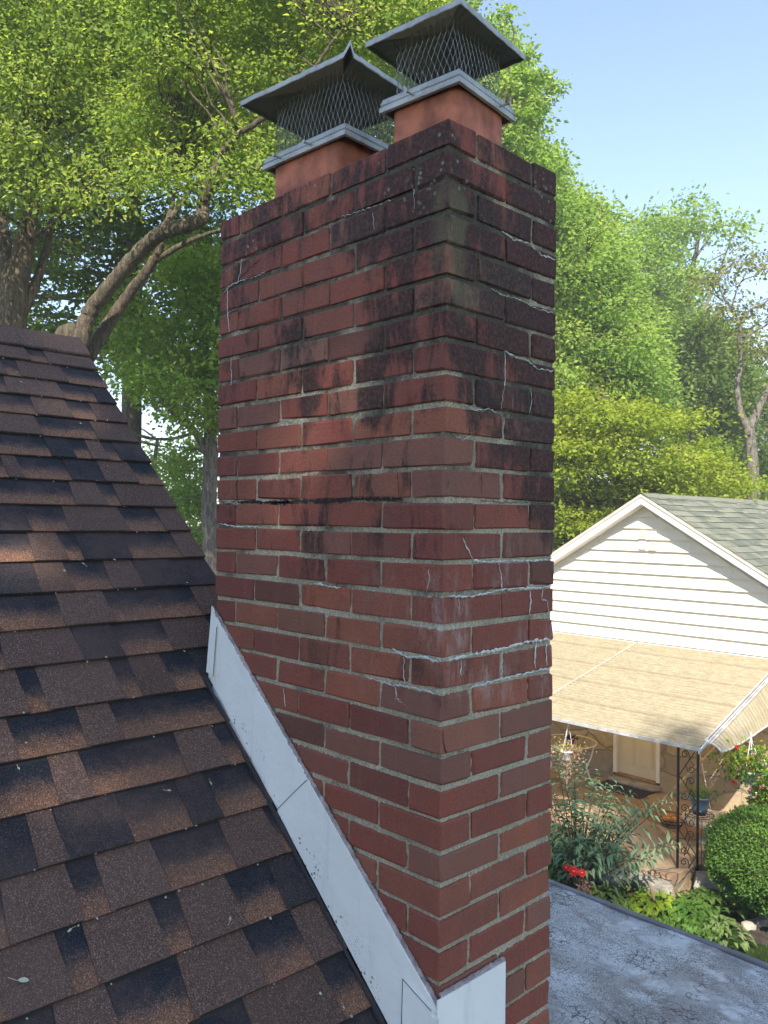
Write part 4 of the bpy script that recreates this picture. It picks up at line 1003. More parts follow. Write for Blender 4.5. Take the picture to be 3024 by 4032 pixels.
# iron posts with scrolls
def scroll(mb, cx, cz, r0, turns, start, sgn, y, w_=0.006, tail=None):
    P = []
    for k in range(22):
        f = k / 21; an = start + sgn * f * turns * 2 * math.pi; r = r0 * (1 - 0.78 * f)
        P.append((cx + r * math.cos(an) * COSD, y + r * math.cos(an) * SIND, cz + r * math.sin(an)))
    if tail: P = [tail] + P
    mb.tube(P, w_, 5)
def iron_post(x0, x1, y0, y1, ztop, zbot):
    global COSD, SIND
    W = math.hypot(x1 - x0, y1 - y0); COSD, SIND = (x1 - x0) / W, (y1 - y0) / W
    def pt(f, z_): return (x0 + (x1 - x0) * f, y0 + (y1 - y0) * f, z_)
    mb = MB()
    for f in (0, 1): mb.tube([pt(f, zbot), pt(f, ztop)], 0.0185, 4)
    post = mb.build('post', M['iron'], aw)
    mb = MB(); z_ = ztop - 0.08; k = 0
    while z_ > zbot + 0.2:
        r0 = 0.055
        cx, cy, _ = pt(0.5, 0)
        up = k % 2 == 0
        a_ = pt(0.93 if up else 0.07, z_); b_ = pt(0.07 if up else 0.93, z_ - 0.34)
        mid = pt(0.5, z_ - 0.17)
        mb.tube([a_, pt(0.78 if up else .22, z_ - .06), mid, pt(.22 if up else .78, z_ - .28), b_], 0.006, 5)
        c = pt(0.34 if up else 0.66, 0); scroll(mb, c[0], z_ - 0.07, r0, 1.3, 0 if up else math.pi, 1 if up else -1, c[1], tail=pt(0.62 if up else .38, z_ - .14))
        c = pt(0.66 if up else 0.34, 0); scroll(mb, c[0], z_ - 0.27, r0, 1.3, math.pi if up else 0, 1 if up else -1, c[1], tail=pt(0.38 if up else .62, z_ - .2))
        z_ -= 0.36; k += 1
    mb.build('scrollwork', M['iron'], post)
iron_post(-4.02, -3.84, 9.22, 9.42, az(9.3) - 0.02, GZ)
mb = MB(); mb.tube([(-3.62, 10.05, GZ + .1), (-3.62, 10.05, az(10.05) - 0.02)], 0.012, 6)
iron_post(-9.2, -9.0, 9.25, 9.40, az(9.3) - 0.02, GZ)

# ------------------------------------------------------------ leaf generator
def leaf_mesh(name, C_, DIR, NRM, size, asp, mat, parent=None, tone=None, root=None, label=None, fold=0.25, curl=0.0):
    """C_: leaf bases (N,3); DIR: length axis; NRM: approx normal; size (N,)"""
    N = len(C_); C_ = np.asarray(C_, float)
    DIR = DIR / (np.linalg.norm(DIR, axis=1, keepdims=True) + 1e-9)
    SD = np.cross(DIR, NRM); SD /= (np.linalg.norm(SD, axis=1, keepdims=True) + 1e-9); NN = np.cross(SD, DIR)
    s_ = np.asarray(size).reshape(-1, 1)
    org = np.array(parent_loc(parent)) if parent is not None else (np.array(root) if root is not None else np.zeros(3))
    V = np.empty((N, 6, 3)); A_ = C_ - org
    V[:, 0] = A_; V[:, 1] = A_ + DIR * s_ * 0.42 - SD * s_ * asp * 0.5 + NN * s_ * fold * asp
    V[:, 2] = A_ + DIR * s_ * 0.42 + SD * s_ * asp * 0.5 + NN * s_ * fold * asp
    V[:, 3] = A_ + DIR * s_ - NN * s_ * curl
    V[:, 4] = A_ + DIR * s_ * 0.5; 
    V = V[:, :5]
    base = np.arange(N)[:, None] * 5
    F = np.concatenate([base + np.array([0, 4, 1]), base + np.array([4, 3, 1]), base + np.array([0, 2, 4]), base + np.array([4, 2, 3])], 1).reshape(-1)
    me = bpy.data.meshes.new(name); nf = N * 4
    me.vertices.add(N * 5); me.vertices.foreach_set('co', V.astype(np.float32).ravel())
    me.loops.add(nf * 3); me.loops.foreach_set('vertex_index', F.astype(np.int32))
    me.polygons.add(nf); me.polygons.foreach_set('loop_start', np.arange(0, nf * 3, 3, dtype=np.int32))
    me.update(calc_edges=True); me.materials.append(mat)
    if tone is None: tone = rng.random(N)
    ca = me.color_attributes.new('tone', 'FLOAT_COLOR', 'POINT')
    a4 = np.ones((N, 5, 4), np.float32); a4[:, :, 0] = np.clip(tone, 0, 1)[:, None]; a4[:, :, 1] = rng.random(N)[:, None]; a4[:, :, 2] = 0.5
    ca.data.foreach_set('color', a4.ravel())
    o = bpy.data.objects.new(name, me); COL.objects.link(o)
    if parent is not None: o.parent = parent
    else: o.location = org
    if label: o['label'] = label
    return o
def rnd_dirs(N, zb=0.0, zs=1.0):
    d = rng.normal(size=(N, 3)); d[:, 2] = d[:, 2] * zs + zb; return d / np.linalg.norm(d, axis=1, keepdims=True)
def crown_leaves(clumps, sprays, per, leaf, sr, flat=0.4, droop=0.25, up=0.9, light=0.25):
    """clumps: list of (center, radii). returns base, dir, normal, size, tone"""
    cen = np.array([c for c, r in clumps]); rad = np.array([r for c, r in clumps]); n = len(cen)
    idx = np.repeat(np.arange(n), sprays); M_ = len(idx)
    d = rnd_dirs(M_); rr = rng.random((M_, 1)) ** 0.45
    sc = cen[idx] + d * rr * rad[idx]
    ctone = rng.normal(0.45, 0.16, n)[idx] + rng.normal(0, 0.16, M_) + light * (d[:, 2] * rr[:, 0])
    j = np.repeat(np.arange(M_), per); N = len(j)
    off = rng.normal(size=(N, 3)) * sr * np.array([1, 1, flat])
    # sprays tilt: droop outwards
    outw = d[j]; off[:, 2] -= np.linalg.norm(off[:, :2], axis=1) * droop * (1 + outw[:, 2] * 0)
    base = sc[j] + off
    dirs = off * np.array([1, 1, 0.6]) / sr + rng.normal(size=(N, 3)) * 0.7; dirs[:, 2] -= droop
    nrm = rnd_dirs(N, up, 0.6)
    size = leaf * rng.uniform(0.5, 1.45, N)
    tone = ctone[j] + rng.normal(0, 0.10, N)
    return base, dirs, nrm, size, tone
def inpoly(u, v, poly):
    c = False; n = len(poly); j = n - 1
    for i in range(n):
        if (poly[i][1] > v) != (poly[j][1] > v) and u < (poly[j][0] - poly[i][0]) * (v - poly[i][1]) / (poly[j][1] - poly[i][1]) + poly[i][0]: c = not c
        j = i
    return c
def fill(poly, d0, d1, n, r0, r1, flat, seed, margin=0.5):
    r = random.Random(seed); us = [p[0] for p in poly]; vs_ = [p[1] for p in poly]; out = []; tries = 0
    while len(out) < n and tries < n * 60:
        tries += 1
        u, v = r.uniform(min(us), max(us)), r.uniform(min(vs_), max(vs_))
        if not inpoly(u, v, poly): continue
        d = r.uniform(d0, d1); rad = r.uniform(r0, r1)
        if margin:
            px = rad * FPX / K / d * margin
            if not all(inpoly(u + a_ * px, v + b_ * px * flat, poly) for a_, b_ in ((1, 0), (-1, 0), (0, 1), (0, -1))): continue
        c = at(u, v, d)
        if any(np.linalg.norm((c - o[0])) < 0.42 * (rad + o[1][0]) for o in out) and tries < n * 45: continue
        out.append((c, (rad, rad, rad * flat)))
    return out
def wobble(P, amp, n, seed):
    r = random.Random(seed); P = [np.array(p, float) for p in P]; out = []
    for a_, b_ in zip(P[:-1], P[1:]):
        for k in range(n): out.append(a_ + (b_ - a_) * k / n + (np.array([r.uniform(-amp, amp) for _ in range(3)]) if out else 0))
    out.append(P[-1]); return out
def smooth_path(P, n=4):
    P = [np.array(p, float) for p in P]; Q = [2 * P[0] - P[1]] + P + [2 * P[-1] - P[-2]]; out = []
    for i in range(1, len(Q) - 2):
        for k in range(n):
            t = k / n; a, b, c, d = Q[i - 1:i + 3]
            out.append(0.5 * (2 * b + (c - a) * t + (2 * a - 5 * b + 4 * c - d) * t * t + (3 * b - 3 * c + d - a) * t ** 3))
    out.append(P[-1]); return out
def interp_r(R, n, N):
    out = []
    for a_, b_ in zip(R[:-1], R[1:]):
        for k in range(n): out.append(a_ + (b_ - a_) * k / n)
    out.append(R[-1]); return out
def tree(name, label, limbs, clumps, leafmat, barkmat, sprays=26, per=12, leaf=0.07, sr=0.16, flat=0.4, droop=0.25, up=0.9, twig=0.02, group=None, seed=0, root=None, cat='tree', light=0.25, twigs=True, gaps=None):
    """limbs: list of (points, radii). first limb starts at the ground"""
    base = np.array(limbs[0][0][0]); rt = root if root is not None else base
    t = thing(name, label, cat, tuple(rt), group)
    mb = MB(); nodes = []
    for k, (P, R) in enumerate(limbs):
        n = 6 if k == 0 else 5
        W = wobble(smooth_path(P), R[0] * 0.025 + 0.003, 3, seed * 31 + k); RR = list(np.interp(np.linspace(0, len(R) - 1, len(W)), range(len(R)), R)); r4 = random.Random(seed + k)
        RR = [x * r4.uniform(0.975, 1.03) for x in RR]
        mb.tube(W, RR, 12 if R[0] > 0.1 else 7)
        for w_, q in zip(W, RR): nodes.append((w_, q))
    if twigs:
        NP = np.array([n_[0] for n_ in nodes]); r5 = random.Random(seed + 5)
        for c, rad in clumps:
            d = np.linalg.norm(NP - c, axis=1) + np.maximum(0, NP[:, 2] - c[2]) * 0.8; i_ = int(np.argmin(d)); p0 = NP[i_]
            r0 = min(nodes[i_][1] * 0.7, twig * (0.7 + 0.25 * np.linalg.norm(c - p0)))
            m1 = p0 + (c - p0) * 0.4 + np.array([r5.uniform(-.2, .2), r5.uniform(-.2, .2), r5.uniform(0, .25)]) * np.linalg.norm(c - p0) * 0.35
            W = wobble([p0, m1, c], 0.03, 3, r5.randint(0, 9999)); mb.tube(W, list(np.linspace(r0, r0 * 0.35, len(W))), 5)
            for _ in range(3):
                e = c + rnd_dirs(1)[0] * np.array(rad) * 0.9; mb.tube(wobble([W[-2], (W[-1] + e) / 2, e], 0.02, 2, r5.randint(0, 9999)), list(np.linspace(r0 * 0.4, r0 * 0.15, 5)), 4)
    mb.build('trunk', M[barkmat], t, smooth=True)
    B_, D__, N_, S_, T_ = crown_leaves(clumps, sprays, per, leaf, sr, flat, droop, up, light)
    keep = np.ones(len(B_), bool)
    for hp_, hr_ in gaps or []:                              # openings in the crown that let sun flecks through
        v_ = B_ - hp_; keep &= np.linalg.norm(v_ - np.outer(v_ @ np.array(SUN), np.array(SUN)), axis=1) > hr_
    B_, D__, N_, S_, T_ = B_[keep], D__[keep], N_[keep], S_[keep], T_[keep]
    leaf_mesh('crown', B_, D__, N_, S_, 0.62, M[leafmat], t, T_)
    return t
def gnd(p): q = np.array(p, float).copy(); q[2] = GZ; return q

# ================================================================== TREES
A = at
def sky_limb(*p): return [A(*q) for q in p]
# big shade maple left of the ridge
p0 = A(25, 735, 12.0)
tree('maple_tree', 'big maple with thick ridged trunk rising at the far left behind the roof ridge',
     [([gnd(p0), p0, A(48, 560, 12), A(62, 470, 12), A(88, 330, 12), A(96, 250, 12)], [.32, .20, .155, .125, .11, .10]),
      ([A(96, 260, 12), A(60, 160, 11.8), A(48, 90, 11.6), A(70, -60, 11.5), A(60, -250, 11.5)], [.15, .13, .11, .09, .05]),
      ([A(96, 260, 12), A(125, 140, 12.3), A(180, -20, 12.5), A(200, -250, 12.5)], [.12, .09, .07, .04]),
      ([A(30, 690, 12), A(12, 560, 12.2), A(-8, 420, 12.4), A(-40, 200, 12.6)], [.15, .12, .10, .07]),
      ([A(40, 690, 12.05), A(82, 600, 12.2), A(104, 520, 12.5), A(116, 440, 12.8)], [.10, .07, .055, .03])],
     fill([(-330, -330), (420, -330), (430, 120), (380, 330), (240, 440), (90, 455), (-330, 520)], 9.6, 14.5, 150, .42, .75, .55, 1),
     'leafA', 'bark', 44, 16, .062, .18, .35, .35, 0.9, .02, 'tall trees beyond the roof', 1)
p0 = A(170, 745, 9.6)
p1 = A(192, 770, 9.9)
tree('leaning_tree', 'tree with gnarled limb leaning right over the roof ridge toward the chimney',
     [([gnd(A(95, 900, 9.9)), A(128, 830, 9.7), p0, A(192, 680, 9.6), A(232, 625, 9.5), A(300, 545, 9.3), A(352, 502, 9.1), A(405, 487, 9.0), A(438, 470, 9.0)], [.18, .13, .105, .09, .084, .082, .082, .080, .074]),
      ([A(436, 476, 9.0), A(440, 440, 9.0), A(452, 400, 8.95), A(480, 335, 8.9), A(508, 295, 8.8), A(560, 262, 8.7), A(640, 200, 8.6), A(740, 60, 8.5)], [.08, .066, .056, .042, .036, .030, .024, .012]),
      ([A(452, 405, 8.95), A(480, 385, 8.9), A(530, 372, 8.8), A(580, 352, 8.7), A(660, 330, 8.7)], [.045, .036, .03, .025, .014]),
      ([gnd(A(110, 960, 10)), A(160, 850, 10), p1, A(240, 690, 9.9), A(290, 620, 9.8), A(335, 560, 9.7), A(352, 510, 9.6), A(372, 440, 9.6), A(384, 380, 9.7)], [.15, .105, .088, .074, .064, .054, .038, .026, .016]),
      ([A(340, 560, 9.7), A(395, 528, 9.6), A(450, 505, 9.6), A(520, 490, 9.6)], [.04, .032, .026, .015]),
      ([A(345, 500, 9.1), A(380, 455, 9.3), A(420, 400, 9.6)], [.04, .03, .02])],
     fill([(240, -330), (900, -330), (1000, -60), (960, 40), (820, 120), (700, 260), (600, 340), (560, 420), (440, 400), (300, 400), (230, 260)], 8.4, 12.5, 150, .34, .6, .55, 2),
     'leafA', 'bark', 42, 16, .057, .16, .35, .35, 0.9, .018, 'tall trees beyond the roof', 2)
p0 = A(287, 760, 17)
tree('straight_tree', 'slender straight trunked tree in the darker canopy behind the leaning limb',
     [([gnd(p0), p0, A(288, 480, 17), A(292, 330, 17), A(290, 210, 17), A(300, 20, 17), A(310, -250, 17)], [.22, .19, .15, .13, .11, .08, .05]),
      ([A(291, 420, 17), A(330, 370, 16.8), A(370, 320, 16.6)], [.06, .045, .025]), ([A(291, 380, 17), A(262, 320, 17), A(240, 250, 17)], [.05, .035, .02])],
     fill([(-250, -200), (900, -250), (860, 150), (620, 420), (520, 640), (300, 600), (420, 760), (230, 780), (100, 740), (-250, 740)], 15, 20, 175, .55, 1.0, .6, 3),
     'leafB', 'bark2', 40, 12, .115, .26, .4, .3, 0.8, .03, 'tall trees beyond the roof', 3)
p0 = A(455, 1200, 16)
tree('side_tree', 'grey trunked tree standing just left of the chimney above the roof edge',
     [([gnd(p0), p0, A(452, 1100, 16), A(455, 980, 16), A(452, 900, 16), A(440, 700, 16.2), A(436, 560, 16.4), A(440, 420, 16.4)], [.24, .165, .15, .14, .11, .09, .08, .05]),
      ([A(452, 985, 16), A(415, 925, 15.8), A(365, 880, 15.6), A(330, 800, 15.5), A(300, 740, 15.4)], [.09, .07, .06, .04, .02]),
      ([A(420, 935, 15.8), A(370, 948, 15.7), A(310, 945, 15.6), A(280, 925, 15.6)], [.035, .03, .022, .01]),
      ([A(455, 950, 16), A(500, 850, 16.4), A(560, 760, 16.8)], [.08, .06, .03])],
     fill([(215, 650), (300, 600), (400, 500), (560, 520), (640, 700), (600, 900), (500, 950), (420, 930), (350, 880), (290, 930), (235, 800)], 13.8, 18, 84, .42, .75, .6, 4)
     + fill([(372, 990), (425, 950), (432, 1100), (440, 1260), (405, 1130)], 16.6, 19, 14, .35, .6, .7, 41, False),
     'leafC', 'bark2', 34, 12, .100, .20, .4, .3, 0.8, .025, 'tall trees beyond the roof', 4)
p0 = A(300, 1250, 26)
tree('pale_far_tree', 'pale sunlit far tree glimpsed low between the roof edge and the grey trunk',
     [([gnd(p0), p0, A(320, 1100, 26), A(340, 950, 26)], [.2, .16, .12, .05])],
     fill([(-100, 880), (200, 820), (330, 900), (390, 960), (440, 1150), (300, 1300), (-100, 1300)], 24, 32, 26, .8, 1.3, .7, 42, False), 'leafC', 'bark2', 26, 10, .17, .4, .4, .3, .7, .03, 'tall trees beyond the roof', 42)
# bright poplar-like tree behind the chimney
p0 = A(1050, 1200, 23)
tree('tall_bright_tree', 'tall bright green tree behind the chimney with its right edge against the blue sky',
     [([gnd(p0), p0, A(1040, 700, 23), A(1030, 400, 23), A(1000, 100, 23), A(960, -200, 23)], [.5, .42, .3, .22, .15, .06]),
      ([A(1035, 600, 23), A(1180, 450, 22.5), A(1290, 440, 22.3)], [.16, .1, .05]), ([A(1040, 800, 23), A(1200, 700, 22), A(1350, 650, 22)], [.18, .12, .05]),
      ([A(1020, 300, 23), A(1090, 230, 22.5), A(1160, 190, 22)], [.09, .06, .02])],
     fill([(640, -250), (1000, -250), (1050, -60), (1060, 60), (1100, 130), (1120, 270), (1185, 340), (1200, 400), (1290, 440), (1325, 500), (1330, 600), (1395, 690), (1400, 800), (1390, 900), (1000, 1000), (700, 700), (560, 300)], 19.5, 26, 330, .45, .85, .8, 5, 0.3)
     + fill([(1150, 400), (1215, 385), (1295, 435), (1335, 500), (1350, 590), (1405, 680), (1425, 800), (1430, 900), (1300, 960), (1100, 960)], 20, 24, 170, .35, .6, .8, 53, 0.15)
     + fill([(1060, 40), (1100, 130), (1140, 250), (1190, 350), (1205, 420), (1100, 420), (1000, 200)], 20, 23, 60, .3, .5, .8, 54, 0.15)
     + fill([(1085, 60), (1150, 100), (1200, 170), (1180, 230), (1110, 260), (1090, 160)], 19, 21, 7, .16, .28, .7, 51, False),
     'leafC', 'bark', 40, 12, .115, .24, .5, .3, 0.7, .03, 'trees behind the neighbouring house', 5)
# feathery sprays against the sky right of the caps
tree('sky_edge_tree', 'thin leafy sprays reaching into the blue sky right of the chimney caps',
     [([gnd(A(1120, 1250, 17)), A(1110, 900, 17), A(1080, 500, 17), A(1075, 300, 17), A(1110, 200, 17)], [.22, .18, .12, .08, .03]),
      ([A(1075, 300, 17), A(1120, 230, 17), A(1170, 215, 17), A(1205, 190, 17)], [.03, .02, .012, .006]), ([A(1078, 330, 17), A(1100, 120, 17), A(1110, 70, 17), A(1095, 30, 17)], [.03, .02, .012, .006])],
     [(A(1200, 186, 17), (.16, .16, .08)), (A(1165, 215, 17), (.16, .16, .10)), (A(1135, 160, 17), (.15, .15, .08)), (A(1125, 240, 17), (.2, .2, .14)), (A(1095, 180, 17), (.2, .2, .16)), (A(1090, 32, 17), (.18, .18, .06)),
      (A(1140, 118, 17), (.10, .1, .06)), (A(1150, 250, 17), (.14, .14, .09)), (A(1170, 160, 17), (.07, .07, .04)), (A(1060, 60, 17), (.3, .3, .15)), (A(1115, 290, 17), (.25, .25, .2)), (A(1160, 330, 17.3), (.2, .2, .16)), (A(1080, 260, 17), (.3, .3, .25))],
     'leafC', 'bark', 18, 8, .10, .10, .5, .2, 0.6, .012, 'trees behind the neighbouring house', 52)
p0 = A(1330, 1260, 19.5)
def layers(poly, d0, d1, n, seed):
    return [(c, (r[0] * 1.5, r[1] * 1.5, r[2] * .5)) for c, r in fill(poly, d0, d1, n, .38, .72, .8, seed)]
tree('japanese_maple', 'yellow green layered maple directly behind the white gable',
     [([gnd(p0), A(1330, 1180, 19.5), A(1340, 1050, 19.5), A(1330, 930, 19.5), A(1310, 860, 19.5)], [.2, .16, .12, .08, .04]),
      ([A(1335, 1100, 19.5), A(1420, 1000, 19.3), A(1500, 950, 19.2)], [.1, .07, .03]), ([A(1335, 1120, 19.5), A(1250, 1020, 19.2), A(1200, 950, 19)], [.1, .07, .03])],
     layers([(1120, 880), (1180, 840), (1250, 770), (1320, 800), (1360, 845), (1440, 850), (1500, 870), (1530, 930), (1580, 990), (1600, 1080), (1610, 1150), (1400, 1160), (1180, 1260), (1080, 1260), (1080, 950)], 17.2, 22, 125, 6) + layers([(1150, 1020), (1600, 1000), (1640, 1180), (1150, 1260)], 19, 22, 34, 66),
     'leafY', 'bark', 40, 13, .10, .25, .22, .25, 1.4, .025, 'trees behind the neighbouring house', 6, None, 'tree', 0.1)
p0 = A(1465, 1120, 30)
tree('open_crowned_tree', 'tall open crowned tree against the sky in the middle right distance',
     [([gnd(p0), p0, A(1462, 900, 30), A(1470, 800, 30), A(1475, 700, 30), A(1500, 560, 30), A(1520, 470, 30)], [.35, .3, .2, .15, .11, .08, .03]),
      ([A(1470, 800, 30), A(1440, 730, 30), A(1420, 600, 30), A(1430, 500, 30)], [.1, .08, .05, .02]), ([A(1475, 720, 30), A(1530, 650, 30), A(1560, 570, 30), A(1585, 500, 30)], [.09, .06, .04, .02]),
      ([A(1500, 560, 30), A(1545, 500, 30), A(1590, 480, 30)], [.05, .03, .015])],
     fill([(1385, 640), (1375, 540), (1400, 470), (1440, 445), (1470, 420), (1520, 425), (1560, 435), (1600, 490), (1570, 530), (1520, 540), (1510, 620), (1540, 740), (1470, 860), (1400, 760)], 28, 33, 62, .34, .66, .75, 7, 0.1),
     'leafC', 'bark2', 20, 10, .15, .34, .5, .3, 0.6, .03, 'trees behind the neighbouring house', 7)
p0 = A(1628, 1110, 22)
tree('forked_tree', 'pale bare forked tree with sawn limb stubs at the right edge above the green roof',
     [([gnd(p0), p0, A(1628, 1040, 22), A(1622, 960, 22), A(1618, 925, 22)], [.24, .17, .15, .14, .14]),
      ([A(1618, 930, 22), A(1600, 890, 22), A(1592, 830, 22), A(1600, 790, 22), A(1597, 730, 22), A(1600, 700, 22)], [.12, .085, .075, .06, .055, .05]),
      ([A(1600, 705, 22), A(1580, 665, 22), A(1562, 640, 22), A(1555, 600, 22), A(1590, 560, 22)], [.045, .04, .03, .022, .012]),
      ([A(1562, 650, 22), A(1530, 625, 22), A(1510, 600, 22)], [.025, .018, .01]), ([A(1600, 705, 22), A(1620, 670, 22), A(1650, 655, 22), A(1690, 620, 22)], [.04, .035, .028, .015]),
      ([A(1605, 730, 22), A(1640, 710, 22), A(1665, 690, 22), A(1700, 600, 22)], [.04, .03, .025, .012]), ([A(1580, 665, 22), A(1600, 610, 22), A(1640, 590, 22), A(1660, 550, 22)], [.025, .02, .015, .008]),
      ([A(1620, 925, 22), A(1640, 880, 22), A(1660, 840, 22), A(1690, 780, 22), A(1700, 650, 22)], [.12, .10, .095, .08, .05])],
     fill([(1500, 600), (1530, 550), (1600, 520), (1700, 530), (1800, 560), (1800, 800), (1700, 850), (1660, 760), (1600, 740), (1540, 660)], 20, 24.5, 36, .25, .5, .6, 8, False),
     'leafO', 'bark2', 11, 9, .105, .26, .4, .3, 0.6, .018, 'trees behind the neighbouring house', 8)
mb = MB()
p0 = A(1370, 1150, 33)
tree('olive_tree', 'thin brownish olive tree between the bright tree and the open crowned tree',
     [([gnd(p0), p0, A(1375, 800, 33), A(1360, 600, 33), A(1345, 500, 33)], [.2, .16, .1, .07, .02])],
     fill([(1310, 620), (1325, 530), (1350, 490), (1390, 540), (1430, 640), (1490, 700), (1500, 900), (1400, 920), (1320, 800)], 31, 35, 60, .45, .85, .9, 9, False),
     'leafO', 'bark', 26, 11, .17, .33, .6, .3, 0.5, .03, 'trees behind the neighbouring house', 9)
p0 = A(1565, 1110, 28)
tree('dark_trunk_tree', 'green tree with a dark crooked trunk left of the pale forked tree',
     [([gnd(p0), p0, A(1572, 1010, 28), A(1560, 930, 28), A(1552, 860, 28), A(1556, 760, 28), A(1540, 700, 28)], [.3, .24, .2, .17, .13, .09, .05]),
      ([A(1556, 930, 28), A(1520, 880, 28), A(1490, 820, 28)], [.1, .07, .03])],
     fill([(1410, 780), (1470, 700), (1530, 690), (1590, 720), (1600, 900), (1590, 1000), (1540, 1020), (1460, 900), (1400, 870)], 26, 31, 90, .5, .95, .8, 10, False)
     + fill([(1570, 980), (1700, 900), (1800, 1000), (1800, 1150), (1600, 1150)], 25, 30, 14, .5, .9, .8, 101, False),
     'leafB', 'bark', 34, 12, .16, .3, .5, .3, 0.7, .03, 'trees behind the neighbouring house', 10)
p0 = A(1720, 1150, 36)
tree('backdrop_tree', 'dense dark green tree filling the gap behind the forked tree at the right edge',
     [([gnd(p0), p0, A(1710, 900, 36), A(1700, 750, 36)], [.35, .3, .2, .08])],
     fill([(1480, 820), (1600, 760), (1700, 780), (1950, 700), (1950, 1200), (1480, 1200)], 33, 39, 70, .8, 1.4, .8, 12, False),
     'leafB', 'bark', 34, 11, .22, .45, .5, .3, 0.7, .04, 'trees behind the neighbouring house', 12)
# the garden tree behind the photographer that shades roof and chimney
shade = []
r_s = random.Random(99)
for _ in range(150):
    c = np.array([6.6 + r_s.gauss(0, 2.4), -7.6 + r_s.gauss(0, 1.1), 6.6 + r_s.gauss(0, 2.3)])
    if c[2] < 2.2 or c[1] > -5.2: continue
    c = c + np.array(SUN) * 11.0
    shade.append((c, (1.15, 1.0, .75)))
for k_, (tx_, ty_, tz_, r_) in enumerate(((-1.2, 7.3, -5.8, 1.3), (-2.2, 7.6, -5.8, 1.2), (-0.6, 8.4, -5.8, 1.2), (-3.9, 9.1, -4.1, .35))):
    shade.append((np.array((tx_, ty_, tz_)) + np.array(SUN) * (31 + 1.3 * (k_ % 4)), (r_, r_, r_ * .7)))
tree('shade_tree', 'large garden tree behind the viewpoint casting shade on the roof and chimney',
     [([(13.0, -14.6, GZ), (12.8, -14.4, 0), (12.4, -14.2, 6), (12.0, -14.0, 12), (11.8, -13.8, 18)], [.55, .42, .34, .24, .08]),
      ([(12.4, -14.2, 7), (10, -13.8, 10), (8.6, -13.4, 13)], [.2, .12, .04]), ([(12.3, -14.2, 8), (14.2, -14.2, 12), (15.5, -14, 15)], [.2, .12, .04])],
     shade, 'leafB', 'bark', 34, 9, .26, .42, .4, .3, 0.8, .03, None, 13,
     gaps=[(np.array(p_), r_ * 1.55) for p_, r_ in (((-0.46, 0, -0.66), .20), ((-0.49, 0, -0.80), .16), ((-1.30, -0.45, -1.04), .16), ((-0.78, -0.52, -1.49), .15), ((-1.95, -0.1, -0.47), .14))])
# far-off wood round the horizon
N = 60000; th = rng.uniform(math.radians(40), math.radians(215), N); rr = rng.uniform(52, 85, N)
hh = 7.5 + 2.6 * np.sin(th * 9) + 1.5 * np.sin(th * 23 + 1)
B_ = np.stack([np.cos(th) * rr, np.sin(th) * rr, GZ + rng.random(N) ** 0.7 * hh], 1)
o = leaf_mesh('distant_wood', B_, rnd_dirs(N), rnd_dirs(N, .8), rng.uniform(.35, .8, N), .8, M['leafB'], None, rng.normal(.5, .2, N), root=(0, 60, GZ))
tag(o, 'low far-off belt of green woodland on the horizon', 'wood', None, 'stuff')

# ================================================================== GARDEN
def plant(name, label, cat, loc, parts, group=None):
    t = thing(name, label, cat, loc, group); return t
# arching grey-green bush
t = thing('butterfly_bush', 'arching grey green bush with narrow drooping leaves in front of the patio', 'bush', (-4.72, 8.0, GZ))
rb2 = np.random.default_rng(5); mb = MB(); Bs, Ds, Ns, Ss, Ts = [], [], [], [], []
tips = [(-5.35, 8.3, -3.98), (-5.2, 8.1, -4.12), (-4.98, 8.2, -4.08), (-4.82, 8.2, -3.98), (-4.62, 8.2, -4.14), (-4.5, 8.2, -4.28), (-4.34, 8.2, -4.24), (-4.14, 8.2, -4.30), (-3.78, 8.3, -4.35), (-3.66, 8.35, -4.30), (-3.98, 8.1, -4.60), (-4.2, 8.0, -4.62),
        (-4.4, 7.9, -4.68), (-4.62, 7.9, -4.5), (-4.85, 7.9, -4.5), (-5.05, 7.9, -4.55), (-5.25, 7.9, -4.5), (-3.72, 8.2, -4.95), (-3.9, 8.0, -5.02), (-4.1, 7.85, -4.95), (-4.35, 7.8, -5.0), (-4.6, 7.75, -4.95), (-4.85, 7.7, -4.95), (-5.1, 7.7, -4.95), (-3.55, 8.3, -4.8), (-5.4, 7.9, -4.9), (-5.45, 8.2, -4.4), (-4.95, 7.75, -5.2), (-5.2, 7.75, -5.25), (-4.0, 8.15, -4.45), (-4.45, 8.3, -4.5), (-4.75, 8.35, -4.3), (-5.1, 8.4, -4.4)]
for k, tp in enumerate(tips):
    tp = np.array(tp); b0 = np.array([-4.75 + rb2.uniform(-.15, .15), 8.0 + rb2.uniform(-.1, .1), GZ + .05])
    mid = b0 + (tp - b0) * 0.55 + np.array([0, 0, .18 + rb2.uniform(0, .12)]); n = 14; P = []
    for i in range(n + 1):
        f = i / n; P.append(b0 * (1 - f) ** 2 + mid * 2 * f * (1 - f) + tp * f * f)
    mb.tube(P, list(np.linspace(.011, .003, n + 1)), 5)
    for i in range(20):
        f = 0.34 + 0.66 * i / 19; p = b0 * (1 - f) ** 2 + mid * 2 * f * (1 - f) + tp * f * f
        tn = (mid - b0) * (1 - f) + (tp - mid) * f; tn /= np.linalg.norm(tn); an = i * 1.57 + k
        sd = np.cross(tn, [math.cos(an), math.sin(an), .2]); sd /= np.linalg.norm(sd)
        side = 0.0 if f > .7 else rb2.uniform(0, .14)
        for s_ in (1, -1):
            d = tn * .45 + sd * s_ * .9; d[2] -= 0.15
            Bs.append(p + sd * s_ * side + rb2.normal(0, .01, 3)); Ds.append(d); Ns.append(np.array([0, 0, 1]) + rb2.normal(0, .3, 3)); Ss.append(rb2.uniform(.10, .18) * (1 if f < .93 else .65)); Ts.append(rb2.normal(.4 + .25 * f, .15))
mb.build('stem', M['bark'], t)
